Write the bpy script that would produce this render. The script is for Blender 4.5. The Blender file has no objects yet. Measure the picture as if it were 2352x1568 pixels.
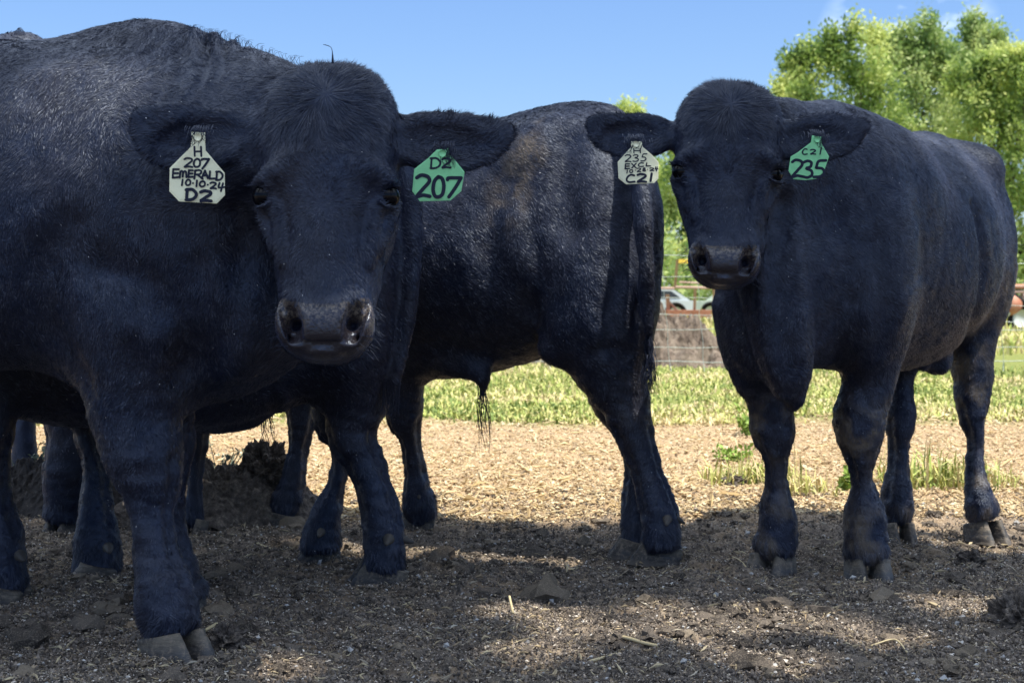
import bpy, math, random
import numpy as np
from mathutils import Vector
rng = np.random.default_rng(7)
random.seed(7)
# ---------------------------------------------------------------- camera, sky, sun, exposure
SC = bpy.context.scene
FPX, CX, HY, CZ = 3397.0, 1176.0, 680.0, 0.75      # focal length in px of a 2352 px wide frame, centre, horizon, eye height
cd = bpy.data.cameras.new('camera'); cam = bpy.data.objects.new('camera', cd)
SC.collection.objects.link(cam); SC.camera = cam
cam.location = (0, 0, CZ); cam.rotation_euler = (math.pi/2, 0, 0)
cd.sensor_width = 36; cd.lens = FPX/2352*36; cd.shift_y = -(784-HY)/2352
cd.clip_start = 0.05; cd.clip_end = 3000
cd.dof.use_dof = True; cd.dof.focus_distance = 3.3; cd.dof.aperture_fstop = 9
SUN = np.array([0.36, -0.25, 1.0]); SUN /= np.linalg.norm(SUN)      # direction towards the sun
EL = math.asin(SUN[2]); AZ = math.atan2(SUN[0], SUN[1])
W = bpy.data.worlds.new('World'); SC.world = W; W.use_nodes = True
nt = W.node_tree; N = nt.nodes; LK = nt.links; N.clear()
out = N.new('ShaderNodeOutputWorld'); bg = N.new('ShaderNodeBackground'); sky = N.new('ShaderNodeTexSky')
sky.sky_type = 'NISHITA'; sky.sun_disc = False; sky.sun_elevation = EL; sky.sun_rotation = AZ
sky.air_density = 1.3; sky.dust_density = 0.6; sky.ozone_density = 3.0; sky.altitude = 200
tc = N.new('ShaderNodeTexCoord'); mp = N.new('ShaderNodeMapping'); mp.inputs['Scale'].default_value = (1, 1, 2.2)
nz = N.new('ShaderNodeTexNoise'); nz.inputs['Scale'].default_value = 17; nz.inputs['Detail'].default_value = 5; nz.inputs['Roughness'].default_value = .55
LK.new(tc.outputs['Generated'], mp.inputs[0]); LK.new(mp.outputs[0], nz.inputs[0])
cr = N.new('ShaderNodeMapRange'); cr.inputs[1].default_value = .50; cr.inputs[2].default_value = .66
LK.new(nz.outputs[0], cr.inputs[0])
# the fair-weather cloud low over the trees
dv = N.new('ShaderNodeVectorMath'); dv.operation = 'DISTANCE'
cdir = np.array([(2085-CX)/FPX, 1.0, (680-120)/FPX]); cdir /= np.linalg.norm(cdir)
dv.inputs[1].default_value = tuple(cdir); LK.new(tc.outputs['Generated'], dv.inputs[0])
m2 = N.new('ShaderNodeMapRange'); m2.inputs[1].default_value = .062; m2.inputs[2].default_value = .02
LK.new(dv.outputs['Value'], m2.inputs[0])
mu0 = N.new('ShaderNodeMath'); mu0.operation = 'MULTIPLY'; LK.new(cr.outputs[0], mu0.inputs[0]); LK.new(m2.outputs[0], mu0.inputs[1])
# broken bright cumulus added overhead, out of view, to lift the shade (clear towards the trees)
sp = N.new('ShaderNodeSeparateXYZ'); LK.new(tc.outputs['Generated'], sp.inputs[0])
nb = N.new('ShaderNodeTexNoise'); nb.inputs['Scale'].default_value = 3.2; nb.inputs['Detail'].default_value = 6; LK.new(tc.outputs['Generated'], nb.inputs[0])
def mr(src, a, b_, c=0., d=1.):
    m_ = N.new('ShaderNodeMapRange'); LK.new(src, m_.inputs[0])
    for i_, v_ in enumerate((a, b_, c, d)): m_.inputs[i_+1].default_value = v_
    return m_.outputs[0]
def mth(op, a, b_):
    m_ = N.new('ShaderNodeMath'); m_.operation = op; m_.use_clamp = True
    for i_, v_ in enumerate((a, b_)):
        if isinstance(v_, float): m_.inputs[i_].default_value = v_
        else: LK.new(v_, m_.inputs[i_])
    return m_.outputs[0]
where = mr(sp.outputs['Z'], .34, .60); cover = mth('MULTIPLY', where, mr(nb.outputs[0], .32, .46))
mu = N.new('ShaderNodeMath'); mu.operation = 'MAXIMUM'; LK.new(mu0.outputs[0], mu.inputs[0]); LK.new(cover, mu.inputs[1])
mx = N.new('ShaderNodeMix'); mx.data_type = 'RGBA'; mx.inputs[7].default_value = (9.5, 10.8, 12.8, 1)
sm = N.new('ShaderNodeMix'); sm.data_type = 'RGBA'; sm.blend_type = 'MULTIPLY'; sm.inputs[0].default_value = 1; sm.inputs[7].default_value = (.70, .84, 1.15, 1)
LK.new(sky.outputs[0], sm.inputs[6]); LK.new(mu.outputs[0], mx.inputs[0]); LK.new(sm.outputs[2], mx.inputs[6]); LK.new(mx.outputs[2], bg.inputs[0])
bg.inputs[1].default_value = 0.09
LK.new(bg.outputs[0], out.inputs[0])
sl = bpy.data.lights.new('sun', 'SUN'); so = bpy.data.objects.new('sun', sl); SC.collection.objects.link(so)
sl.energy = 4.8; sl.angle = math.radians(0.5); sl.color = (1, .93, .80)
so.rotation_euler = Vector(tuple(-SUN)).to_track_quat('-Z', 'Y').to_euler()
SC.view_settings.view_transform = 'Standard'; SC.view_settings.look = 'None'
SC.view_settings.exposure = 0.75; SC.view_settings.gamma = 1
SC.render.engine = 'CYCLES'
SC.cycles.use_denoising = True
SC.cycles.max_bounces = 6; SC.cycles.diffuse_bounces = 3; SC.cycles.glossy_bounces = 2; SC.cycles.transparent_max_bounces = 4
COL = SC.collection
# ---------------------------------------------------------------- helpers
def A(*v): return np.array(v, dtype=np.float64)
def P(x, y, d): return A((x-CX)/FPX*d, d, CZ+(HY-y)/FPX*d)          # pixel of the 2352 px frame at depth d -> metres
def gd(y): return FPX*CZ/(y-HY)                                     # depth of a ground point seen at row y
def nrm(v): return v/np.maximum(np.linalg.norm(v, axis=-1, keepdims=True), 1e-9)
def tag(o, label=None, cat=None, group=None, kind=None):
    for k, v in (('label', label), ('category', cat), ('group', group), ('kind', kind)):
        if v: o[k] = v
    return o
def empty(name, loc):
    o = bpy.data.objects.new(name, None); o.location = tuple(loc); o.empty_display_size = .1; COL.objects.link(o); return o
def mesh(name, V, faces, mats, parent=None, mi=None, smooth=None, attrs=None, org=None):
    """faces: list of int arrays (n,3) or (n,4). mi / smooth: one entry per array."""
    V = np.asarray(V, dtype=np.float32)
    if org is None and parent is not None: org = np.array(parent.matrix_basis.translation)if False else worldloc(parent)
    if org is not None: V = V-np.asarray(org, dtype=np.float32)
    me = bpy.data.meshes.new(name)
    faces = [np.asarray(f, dtype=np.int32) for f in faces]
    nf = sum(len(f) for f in faces); nl = sum(f.size for f in faces)
    me.vertices.add(len(V)); me.vertices.foreach_set('co', V.ravel())
    me.loops.add(nl); me.polygons.add(nf)
    me.loops.foreach_set('vertex_index', np.concatenate([f.ravel() for f in faces]))
    cnt = np.concatenate([np.full(len(f), f.shape[1], np.int32) for f in faces])
    st = np.concatenate([[0], np.cumsum(cnt)[:-1]]).astype(np.int32)
    me.polygons.foreach_set('loop_start', st)
    if mi: me.polygons.foreach_set('material_index', np.concatenate([np.full(len(f), m, np.int32) for f, m in zip(faces, mi)]))
    if smooth is None: smooth = [True]*len(faces)
    me.polygons.foreach_set('use_smooth', np.concatenate([np.full(len(f), s, bool) for f, s in zip(faces, smooth)]))
    for k, v in (attrs or {}).items():
        at = me.attributes.new(k, 'FLOAT', 'POINT'); at.data.foreach_set('value', np.asarray(v, np.float32))
    for m in (mats if isinstance(mats, (list, tuple)) else [mats]): me.materials.append(m)
    me.update(calc_edges=True); me.validate()
    o = bpy.data.objects.new(name, me); COL.objects.link(o)
    if parent is not None: o.parent = parent
    elif org is not None: o.location = tuple(org)
    return o
def worldloc(o):
    v = np.zeros(3)
    while o is not None: v = v+np.array(o.location); o = o.parent
    return v
class MB:
    def __init__(s): s.v = []; s.f3 = []; s.f4 = []; s.n = 0; s.t = []
    def add(s, V, F, t=0.0):
        V = np.asarray(V, float); F = np.asarray(F, int)+s.n
        (s.f3 if F.shape[1] == 3 else s.f4).append(F); s.v.append(V)
        s.t.append(np.full(len(V), t) if np.isscalar(t) else t); s.n += len(V)
    def box(s, c, h, R=None):
        c = np.asarray(c, float); h = np.asarray(h, float)
        g = np.array([[x, y, z] for x in (-1, 1) for y in (-1, 1) for z in (-1, 1)])*h
        if R is not None: g = g@np.asarray(R)
        s.add(g+c, [[0, 1, 3, 2], [4, 6, 7, 5], [0, 4, 5, 1], [2, 3, 7, 6], [0, 2, 6, 4], [1, 5, 7, 3]])
    def tube(s, pts, r, n=6, t=0.0, cap=True):
        pts = np.asarray(pts, float); m = len(pts); r = np.broadcast_to(r, (m,))
        T = nrm(np.gradient(pts, axis=0)); ref = A(0.13, 0.9, 0.41) if abs(nrm(pts[-1]-pts[0])[1]) < .9 else A(1, .1, .2)
        U = nrm(np.cross(T, ref)); Wv = np.cross(T, U)
        a = np.arange(n)/n*2*math.pi
        V = pts[:, None]+r[:, None, None]*(np.cos(a)[None, :, None]*U[:, None]+np.sin(a)[None, :, None]*Wv[:, None])
        i = np.arange(m-1)[:, None]*n; j = np.arange(n)[None]; j2 = (j+1) % n
        F = np.stack([i+j, i+j2, i+n+j2, i+n+j], -1).reshape(-1, 4)
        s.add(V.reshape(-1, 3), F, t)
        if cap and n == 4: s.f4.append(np.array([[0, 1, 2, 3]])+s.n-m*n); s.f4.append(np.array([[3, 2, 1, 0]])+s.n-n)
        elif cap:
            for b in (s.n-m*n, s.n-n):
                s.f3.append(np.array([[b, b+k, b+k+1] for k in range(1, n-1)]))
    def build(s, name, mats, parent=None, smooth=True, org=None):
        fs = [np.concatenate(x) for x in (s.f3, s.f4) if x]
        return mesh(name, np.concatenate(s.v), fs, mats, parent, smooth=[smooth]*len(fs), attrs={'tint': np.concatenate(s.t)}, org=org)
def spl(pts, n=5):
    """Catmull-Rom through rows of pts."""
    p = np.asarray(pts, float); p = np.vstack([2*p[0]-p[1], p, 2*p[-1]-p[-2]]); o = []
    for i in range(1, len(p)-2):
        for t in np.arange(n)/n:
            a, b, c, d = p[i-1:i+3]
            o.append(.5*(2*b+(c-a)*t+(2*a-5*b+4*c-d)*t*t+(3*b-a-3*c+d)*t**3))
    o.append(p[-2]); return np.array(o)
# value noise
_G = rng.random((64, 64, 64)).astype(np.float32)*2-1
def vnoise(p):
    p = np.asarray(p, np.float32); i = np.floor(p).astype(np.int32); f = p-i; f = f*f*(3-2*f); r = 0
    for a in (0, 1):
        for b in (0, 1):
            for c in (0, 1):
                w = (f[:, 0] if a else 1-f[:, 0])*(f[:, 1] if b else 1-f[:, 1])*(f[:, 2] if c else 1-f[:, 2])
                r = r+w*_G[(i[:, 0]+a) & 63, (i[:, 1]+b) & 63, (i[:, 2]+c) & 63]
    return r
def fbm(p, o=4, g=.5):
    p = np.asarray(p, np.float32); r = 0; a = 1
    for k in range(o): r = r+a*vnoise(p*2.03**k+k*17.3); a *= g
    return r
# ---------------------------------------------------------------- implicit-surface modelling (bodies)
class Field:
    def __init__(s, xs, ys, zs):
        s.x, s.y, s.z = [np.asarray(v, np.float32) for v in (xs, ys, zs)]
        s.F = np.full((len(s.x), len(s.y), len(s.z)), 9., np.float32)
    def sl(s, lo, hi):
        r = []
        for v, a, b in zip((s.x, s.y, s.z), lo, hi): r.append(slice(max(0, np.searchsorted(v, a)-1), min(len(v), np.searchsorted(v, b)+1)))
        return tuple(r)
    def g(s, q): return s.x[q[0]][:, None, None], s.y[q[1]][None, :, None], s.z[q[2]][None, None, :]
    def put(s, q, d, k, mode):
        f = s.F[q]
        if mode == 'sub':
            d = -d
            if k <= 0: s.F[q] = np.maximum(f, d); return
            h = np.clip(.5-.5*(f-d)/k, 0, 1); s.F[q] = f*(1-h)+d*h+k*h*(1-h); return
        if k <= 0: s.F[q] = np.minimum(f, d); return
        h = np.clip(.5+.5*(f-d)/k, 0, 1); s.F[q] = f*(1-h)+d*h-k*h*(1-h)
    def ell(s, c, r, R=None, k=.04, mode='add', pw=2.):
        c = np.asarray(c, float); r = np.asarray(r, float); m = r.max()+k+.02
        q = s.sl(c-m, c+m); X, Y, Z = s.g(q)
        if X.size*Y.size*Z.size == 0: return
        x, y, z = X-c[0], Y-c[1], Z-c[2]
        if R is not None: x, y, z = [R[i][0]*x+R[i][1]*y+R[i][2]*z for i in range(3)]
        l = np.sqrt(x*x+y*y+z*z)+1e-5
        k0 = ((np.abs(x)/r[0])**pw+(np.abs(y)/r[1])**pw+(np.abs(z)/r[2])**pw)**(1/pw)+1e-6
        s.put(q, (l-l/k0).astype(np.float32), k, mode)
    def tube(s, C, rs, ro=None, side=None, k=.04, n=5, pw=2., mode='add', cap=1.):
        """chain of sections: centres C, half width rs along side, half height ro across it."""
        C = np.asarray(C, float); rs = np.asarray(rs, float)*np.ones(len(C)); ro = rs if ro is None else np.asarray(ro, float)*np.ones(len(C))
        D = spl(np.column_stack([C, rs, ro]), n) if n > 1 else np.column_stack([C, rs, ro])
        C = D[:, :3]; rs = np.maximum(D[:, 3], .002); ro = np.maximum(D[:, 4], .002)
        m = max(k, .01)+.02; R = np.maximum(rs, ro)[:, None]+m
        q = s.sl((C-R).min(0), (C+R).max(0))
        T = np.full(s.F[q].shape, 9., np.float32)
        if T.size == 0: return
        o = [v.start for v in q]
        for i in range(len(C)-1):
            a, b = C[i], C[i+1]; ba = b-a; L2 = ba@ba+1e-12; mm = max(R[i, 0], R[i+1, 0])
            w = s.sl(np.minimum(a, b)-mm, np.maximum(a, b)+mm); w = tuple(slice(max(v.start, u.start), max(max(v.start, u.start), min(v.stop, u.stop))) for v, u in zip(w, q)); X, Y, Z = s.g(w)
            lw = tuple(slice(v.start-u, v.stop-u) for v, u in zip(w, o))
            if X.size*Y.size*Z.size == 0: continue
            x, y, z = X-a[0], Y-a[1], Z-a[2]
            t = np.clip((x*ba[0]+y*ba[1]+z*ba[2])/L2, 0, 1)
            x, y, z = x-t*ba[0], y-t*ba[1], z-t*ba[2]
            if cap > 1:                       # flatter end caps
                e = (x*ba[0]+y*ba[1]+z*ba[2])/L2; e = e*(cap-1)
                x, y, z = x+e*ba[0], y+e*ba[1], z+e*ba[2]
            l2 = x*x+y*y+z*z; l = np.sqrt(l2)+1e-5
            r1 = rs[i]+(rs[i+1]-rs[i])*t
            if side is None: d = l-r1
            else:
                r2 = ro[i]+(ro[i+1]-ro[i])*t; u = x*side[0]+y*side[1]+z*side[2]; v2 = np.maximum(l2-u*u, 0)
                if pw == 2.: k0 = np.sqrt(u*u/(r1*r1)+v2/(r2*r2))+1e-6
                else: k0 = ((np.abs(u)/r1)**pw+(np.sqrt(v2)/r2)**pw)**(1/pw)+1e-6
                d = l-l/k0
            T[lw] = np.minimum(T[lw], d)
        s.put(q, T, k, mode)
    def nets(s):
        F = s.F; I = F < 0
        c = sum(I[a:F.shape[0]-1+a, b:F.shape[1]-1+b, e:F.shape[2]-1+e].astype(np.int8) for a in (0, 1) for b in (0, 1) for e in (0, 1))
        cell = np.argwhere((c > 0) & (c < 8)); idx = np.full(c.shape, -1, np.int32); idx[tuple(cell.T)] = np.arange(len(cell))
        K = [(a, b, e) for a in (0, 1) for b in (0, 1) for e in (0, 1)]
        val = np.stack([F[cell[:, 0]+a, cell[:, 1]+b, cell[:, 2]+e] for a, b, e in K], 1)
        pos = np.stack([np.stack([s.x[cell[:, 0]+a], s.y[cell[:, 1]+b], s.z[cell[:, 2]+e]], 1) for a, b, e in K], 1)
        acc = np.zeros((len(cell), 3)); n = np.zeros(len(cell))
        for i in range(8):
            for j in range(i+1, 8):
                if sum(abs(K[i][q]-K[j][q]) for q in range(3)) != 1: continue
                m = (val[:, i] < 0) != (val[:, j] < 0); t = val[m, i]/(val[m, i]-val[m, j])
                acc[m] += pos[m, i]+(pos[m, j]-pos[m, i])*t[:, None]; n[m] += 1
        V = acc/n[:, None]; Q = []
        for ax in range(3):
            sl1 = [slice(None)]*3; sl2 = [slice(None)]*3; sl1[ax] = slice(0, -1); sl2[ax] = slice(1, None)
            a, b = I[tuple(sl1)], I[tuple(sl2)]; e = np.argwhere(a != b); u, v = [(1, 2), (2, 0), (0, 1)][ax]
            e = e[(e[:, u] > 0) & (e[:, v] > 0) & (e[:, u] < F.shape[u]-1) & (e[:, v] < F.shape[v]-1)]
            fl = a[tuple(e.T)]
            def at(du, dv):
                w = e.copy(); w[:, u] -= du; w[:, v] -= dv; return idx[tuple(w.T)]
            q = np.stack([at(1, 1), at(0, 1), at(0, 0), at(1, 0)], 1); q[~fl] = q[~fl][:, ::-1]; Q.append(q)
        Q = np.concatenate(Q); return V, Q[(Q >= 0).all(1)]
def vnormals(V, Q):
    n = np.cross(V[Q[:, 2]]-V[Q[:, 0]], V[Q[:, 3]]-V[Q[:, 1]]); o = np.zeros_like(V)
    for k in range(4): np.add.at(o, Q[:, k], n)
    return nrm(o)
def relax(V, Q, it=1, w=.5):
    for _ in range(it):
        s = np.zeros_like(V); c = np.zeros(len(V))
        for k in range(4):
            for m in (1, 3): np.add.at(s, Q[:, k], V[Q[:, (k+m) % 4]]); np.add.at(c, Q[:, k], 1)
        V = V*(1-w)+w*s/np.maximum(c, 1)[:, None]
    return V
def axis(lo, hi, h, f0=None, f1=None, hf=None):
    """grid coordinates with spacing h, finer (hf) between f0 and f1."""
    if f0 is None: return np.arange(lo, hi+h, h)
    return np.concatenate([np.arange(lo, f0, h), np.arange(f0, f1, hf), np.arange(f1, hi+h, h)])
def hairs(V, Q, N_, n, length, width, flow, lift=.3, jit=.25, r=rng, dust=None):
    """n short tapered hairs rooted on the surface; returns vertices and triangles."""
    a = np.linalg.norm(np.cross(V[Q[:, 2]]-V[Q[:, 0]], V[Q[:, 3]]-V[Q[:, 1]]), axis=1)
    cum = np.cumsum(a); f = np.searchsorted(cum, r.random(n)*cum[-1]); f = np.minimum(f, len(Q)-1)
    u, v = r.random((2, n, 1)); w = [(1-u)*(1-v), u*(1-v), u*v, (1-u)*v]
    p = sum(w[k]*V[Q[f, k]] for k in range(4)); nn = nrm(sum(w[k]*N_[Q[f, k]] for k in range(4)))
    L = length(p, nn) if callable(length) else np.full(n, length)
    keep = L > .001; p, nn, L = p[keep], nn[keep], L[keep]; n = len(p)
    q_ = p*A(70, 70, 40); cl = np.stack([vnoise(q_+k*13.7) for k in range(3)], 1); d = flow(p, nn)+jit*r.normal(size=(n, 3))+.5*cl; d = nrm(d-nn*(d*nn).sum(1, keepdims=True))
    L = L*(.6+.8*r.random(n)); lf = (lift*(.35+.8*r.random(n)+.9*np.clip(vnoise(p*A(45, 45, 30)+5), 0, 1)))[:, None]
    s = (np.cross(nn, d)+nn*r.normal(0, .30, (n, 1)))*width*(.6+.8*r.random((n, 1)))/2
    sp_ = r.random(n) < (.0009 if dust is None else dust(p)); s[sp_] *= 1.0; L = np.where(sp_, .0032, L); tip = p+(d+nn*lf)/np.sqrt(1+lf*lf)*L[:, None]; tip[sp_] += nn[sp_]*.004; p = p+nn*np.where(sp_, .005, 0)[:, None]
    p = p-nn*.0005
    VV = np.stack([p-s, p+s, tip], 1).reshape(-1, 3); return VV, np.arange(3*n).reshape(-1, 3), p, sp_
# ---------------------------------------------------------------- materials
def mat(name, base=(.5, .5, .5), rough=.7, spec=.3, build=None, **kw):
    m = bpy.data.materials.new(name); m.use_nodes = True; t = m.node_tree; b = t.nodes['Principled BSDF']
    b.inputs['Base Color'].default_value = (*base, 1); b.inputs['Roughness'].default_value = rough; b.inputs['Specular IOR Level'].default_value = spec
    for k, v in kw.items(): b.inputs[k.replace('_', ' ')].default_value = v
    if build: build(t, b)
    return m
def nnode(t, scale, detail=4, rough=.6, coord='Object', stretch=None):
    c = t.nodes.new('ShaderNodeTexCoord'); n = t.nodes.new('ShaderNodeTexNoise'); n.inputs['Scale'].default_value = scale
    n.inputs['Detail'].default_value = detail; n.inputs['Roughness'].default_value = rough; s = c.outputs[coord]
    if stretch:
        mm = t.nodes.new('ShaderNodeMapping'); mm.inputs['Scale'].default_value = stretch; t.links.new(s, mm.inputs[0]); s = mm.outputs[0]
    t.links.new(s, n.inputs[0]); return n.outputs[0]
def ramp(t, src, stops):
    r = t.nodes.new('ShaderNodeValToRGB'); t.links.new(src, r.inputs[0]); e = r.color_ramp.elements
    while len(e) < len(stops): e.new(.5)
    for x, (p, c) in zip(e, stops): x.position = p; x.color = (*c, 1) if len(c) == 3 else c
    return r.outputs[0]
def mixc(t, fac, a, b, mode='MIX'):
    m = t.nodes.new('ShaderNodeMix'); m.data_type = 'RGBA'; m.blend_type = mode
    for s, i in ((fac, 0), (a, 6), (b, 7)):
        if isinstance(s, (int, float)): m.inputs[i].default_value = s
        elif isinstance(s, tuple): m.inputs[i].default_value = (*s, 1)
        else: t.links.new(s, m.inputs[i])
    return m.outputs[2]
def attr(t, n): a = t.nodes.new('ShaderNodeAttribute'); a.attribute_name = n; return a.outputs['Fac']
def rng_(t, src, a, b, c=0., d=1.):
    m = t.nodes.new('ShaderNodeMapRange'); t.links.new(src, m.inputs[0])
    for i, v in enumerate((a, b, c, d)): m.inputs[i+1].default_value = v
    return m.outputs[0]
def bump(t, b, src, strength=.5, dist=.01):
    n = t.nodes.new('ShaderNodeBump'); n.inputs['Strength'].default_value = strength; n.inputs['Distance'].default_value = dist
    t.links.new(src, n.inputs['Height']); t.links.new(n.outputs[0], b.inputs['Normal'])
# ---------------------------------------------------------------- cattle: materials
def coat_build(dark, warm):
    def f(t, b):
        n = nnode(t, 5, 4, .6); r = attr(t, 'rnd')
        c = mixc(t, rng_(t, n, .35, .7), dark, warm)
        c = mixc(t, attr(t, 'tint'), c, (.135, .104, .070))
        c = mixc(t, rng_(t, r, .45, 1.0, 0, 1.), c, (.042, .045, .066))
        c = mixc(t, rng_(t, r, 1.4, 1.5), c, (.42, .42, .42))
        du = t.nodes.new('ShaderNodeMath'); du.operation = 'MULTIPLY'; t.links.new(rng_(t, nnode(t, 120, 4, .75), .44, .62), du.inputs[0]); t.links.new(attr(t, 'tint'), du.inputs[1])
        sk = mixc(t, du.outputs[0], (.020, .015, .017), (.145, .118, .090))
        c = mixc(t, attr(t, 'skin'), c, sk); t.links.new(c, b.inputs['Base Color']); t.links.new(rng_(t, attr(t, 'skin'), 0, 1, .50, .27), b.inputs['Roughness'])
        b.inputs['Sheen Weight'].default_value = .10; b.inputs['Sheen Roughness'].default_value = .4; b.inputs['Specular Tint'].default_value = (.66, .78, 1, 1)
        b.inputs['Sheen Tint'].default_value = (.35, .5, 1, 1)
        bump(t, b, nnode(t, 160, 2, .6), .5, .003)
    return f
M_COAT = mat('black_coat', rough=.5, spec=.55, build=coat_build((.0035, .0068, .024), (.012, .010, .016)))  # blue of the lens haze over the coats is put into this colour
M_EYE = mat('eye_gloss', (.002, .002, .004), .16, .16)
def horn_build(t, b):
    n = nnode(t, 14, 5, .65); z = attr(t, 'tint')
    c = mixc(t, rng_(t, z, .45, .75), (.055, .056, .060), (.115, .10, .08))
    c = mixc(t, rng_(t, n, .42, .60), c, (.040, .036, .034)); c = mixc(t, rng_(t, nnode(t, 60, 4, .8), .50, .62, 0, .8), c, (.17, .14, .11)); c = mixc(t, rng_(t, z, .28, .02, 0, .8), c, (.10, .085, .07)); t.links.new(c, b.inputs['Base Color'])
    bump(t, b, nnode(t, 30, 5, .6, stretch=(1, 1, 7)), .6, .004)
M_DEW = mat('dewclaw_horn', (.055, .050, .046), .6, .3)
M_HORN = mat('hoof_horn', rough=.6, spec=.3, build=horn_build)
def tagm(name, base, dirt):
    def f(t, b):
        c = mixc(t, rng_(t, nnode(t, 28, 5, .7), .47, .75, 0, .8), base, dirt); t.links.new(c, b.inputs['Base Color'])
    return mat(name, base, .45, .4, f)
M_TPALE = tagm('pale_plastic', (.80, .80, .56), (.55, .50, .34)); M_TGREEN = tagm('green_plastic', (.22, .60, .29), (.15, .42, .20))
M_INK = mat('marker_ink', (.012, .016, .035), .6, .2)
# ---------------------------------------------------------------- cattle: parts
def leg(F, rows, D0, D1, dr=1.12, k=.05, lean=0.0):
    """rows: (row, left edge, right edge) in frame px; the leg stands at depth D0 (top) to D1 (bottom)."""
    y0, y1 = rows[0][0], rows[-1][0]; C = []; r = []
    for y, a, b in rows:
        D = D0+(D1-D0)*(y-y0)/(y1-y0); C.append(P((a+b)/2, y, D)); r.append((b-a)/2/FPX*D)
    r = np.array(r); F.tube(C, r, r*dr, side=A(1, 0, 0), k=k, n=4, pw=2.2, cap=3.)
    g = [i for i in range(len(C)) if .12 < C[i][2] < .42]              # the tendons stand out behind the cannon bone
    for sgn in (-1, 1):
        if len(g) > 1: F.tube([C[i]+A(sgn*r[i]*.86, -r[i]*.52, 0) for i in g], [.010]*len(g), k=.016, mode='sub', n=3)
def surf(F, px, py, d0=2.4, d1=5.6):
    """depth at which the ray through a frame pixel meets the field."""
    D = np.arange(d0, d1, .004); p = np.stack([(px-CX)/FPX*D, D, CZ+(HY-py)/FPX*D], 1)
    ix = [np.clip(np.searchsorted(v, p[:, k]), 0, len(v)-1) for k, v in enumerate((F.x, F.y, F.z))]
    ok = (p[:, 0] > F.x[0]) & (p[:, 0] < F.x[-1]) & (p[:, 1] > F.y[0]) & (p[:, 1] < F.y[-1]) & (p[:, 2] < F.z[-1])
    h = np.nonzero(ok & (F.F[ix[0], ix[1], ix[2]] < 0))[0]; return D[h[0]] if len(h) else None
def fold(F, pts, r, k, mode='sub', off=.0):
    """a soft valley (sub) or ridge (add) of skin along a line seen in the frame."""
    C = []
    for x, y in pts:
        D = surf(F, x, y)
        if D is not None: C.append(P(x, y, D+(-r*.55+off if mode == 'sub' else r*.55-off)))
    if len(C) > 1:
        rr = np.full(len(C), r); rr[0] *= .5; rr[-1] *= .5; F.tube(C, rr, k=k, mode=mode, n=4)
def hoof(parent, x, y, ang, w, l, h, gap=.004, z0=-.006, name='hoof'):
    """cloven hoof: two claws. ang: direction of the toes in the ground plane."""
    f = A(math.cos(ang), math.sin(ang), 0); s = A(-f[1], f[0], 0); mb = MB(); n = 26
    for sd in (-1, 1):
        cw = w/2-gap/2; c0 = A(x, y, z0)+s*sd*(cw/2+gap/2); m = 11; V = []; T = []
        for i in range(m+1):
            q = i/m; th = np.arange(n)/n*2*math.pi; cth, sth = np.cos(th), np.sin(th)
            e = lambda v, p: np.sign(v)*np.abs(v)**p
            al = l*(.36+.14*q); fw = l*(-.08+.20*q**1.2); aw = cw/2*(.80+.23*q)
            X = fw+al*e(cth, .85); Y = aw*e(sth, .8)*(1-.42*np.clip(cth, 0, 1)**2)
            Y = Y-sd*np.clip(cth, 0, 1)**2*cw*.10                      # tips turn in
            Z = h*(1-q)*(.60+.40*(cth+1)/2)*(1+.015*math.sin(i*2.4))
            wob = 1+.02*math.sin(i*1.9+sd); V.append(c0+X[:, None]*f*wob+Y[:, None]*s*wob+Z[:, None]*A(0, 0, 1)); T.append(np.full(n, 1-q))
        V = np.concatenate(V); T = np.concatenate(T)
        V = V+(fbm(V*60, 2)*.0018)[:, None]*A(1, 1, .3)
        i = np.arange(m)[:, None]*n; j = np.arange(n)[None]; j2 = (j+1) % n
        mb.add(V, np.stack([i+j, i+n+j, i+n+j2, i+j2], -1).reshape(-1, 4), T)
        b = mb.n-len(V); mb.f3.append(np.array([[b, b+k, b+k+1] for k in range(1, n-1)]))
    return mb.build(name, M_HORN, parent)
def dewclaw(parent, c, r, d, tint=.1):
    """short blunt horn at the back of the fetlock pointing along d."""
    d = nrm(np.asarray(d, float)); mb = MB(); q = np.linspace(0, 1, 7)
    mb.tube(c+np.outer((q-.45)*r*1.9, d), .70*r*(1-.75*q), 12, tint)
    return mb.build('dewclaw', M_DEW, parent)
def strands(parent, name, curves, r0, r1=.0004, n=3, material=None, jit=0):
    mb = MB()
    for c in curves:
        c = spl(c, 4); m = len(c)
        if jit: c = c+np.cumsum(rng.normal(size=c.shape)*jit, 0)
        mb.tube(c, np.linspace(r0, r1, m), n, cap=False)
    return mb.build(name, material or M_COAT, parent)
class Head:
    def __init__(s, o, up, yaw, L, wx=1.):
        s.wx = wx; s.o = np.asarray(o, float); s.L = L; s.ez = nrm(np.asarray(up, float))
        fw = A(math.sin(yaw), math.cos(yaw), 0)                         # horizontal direction away from the face
        s.ex = nrm(np.cross(fw, s.ez)); s.ey = np.cross(s.ez, s.ex); s.R = np.array([s.ex, s.ey, s.ez])
    def __call__(s, x, y, z): return s.o+s.L*(x*s.wx*s.ex+y*s.ey+z*s.ez)
    def loc(s, p): return ((p-s.o)@s.R.T)/s.L/A(s.wx, 1, 1)
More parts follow.
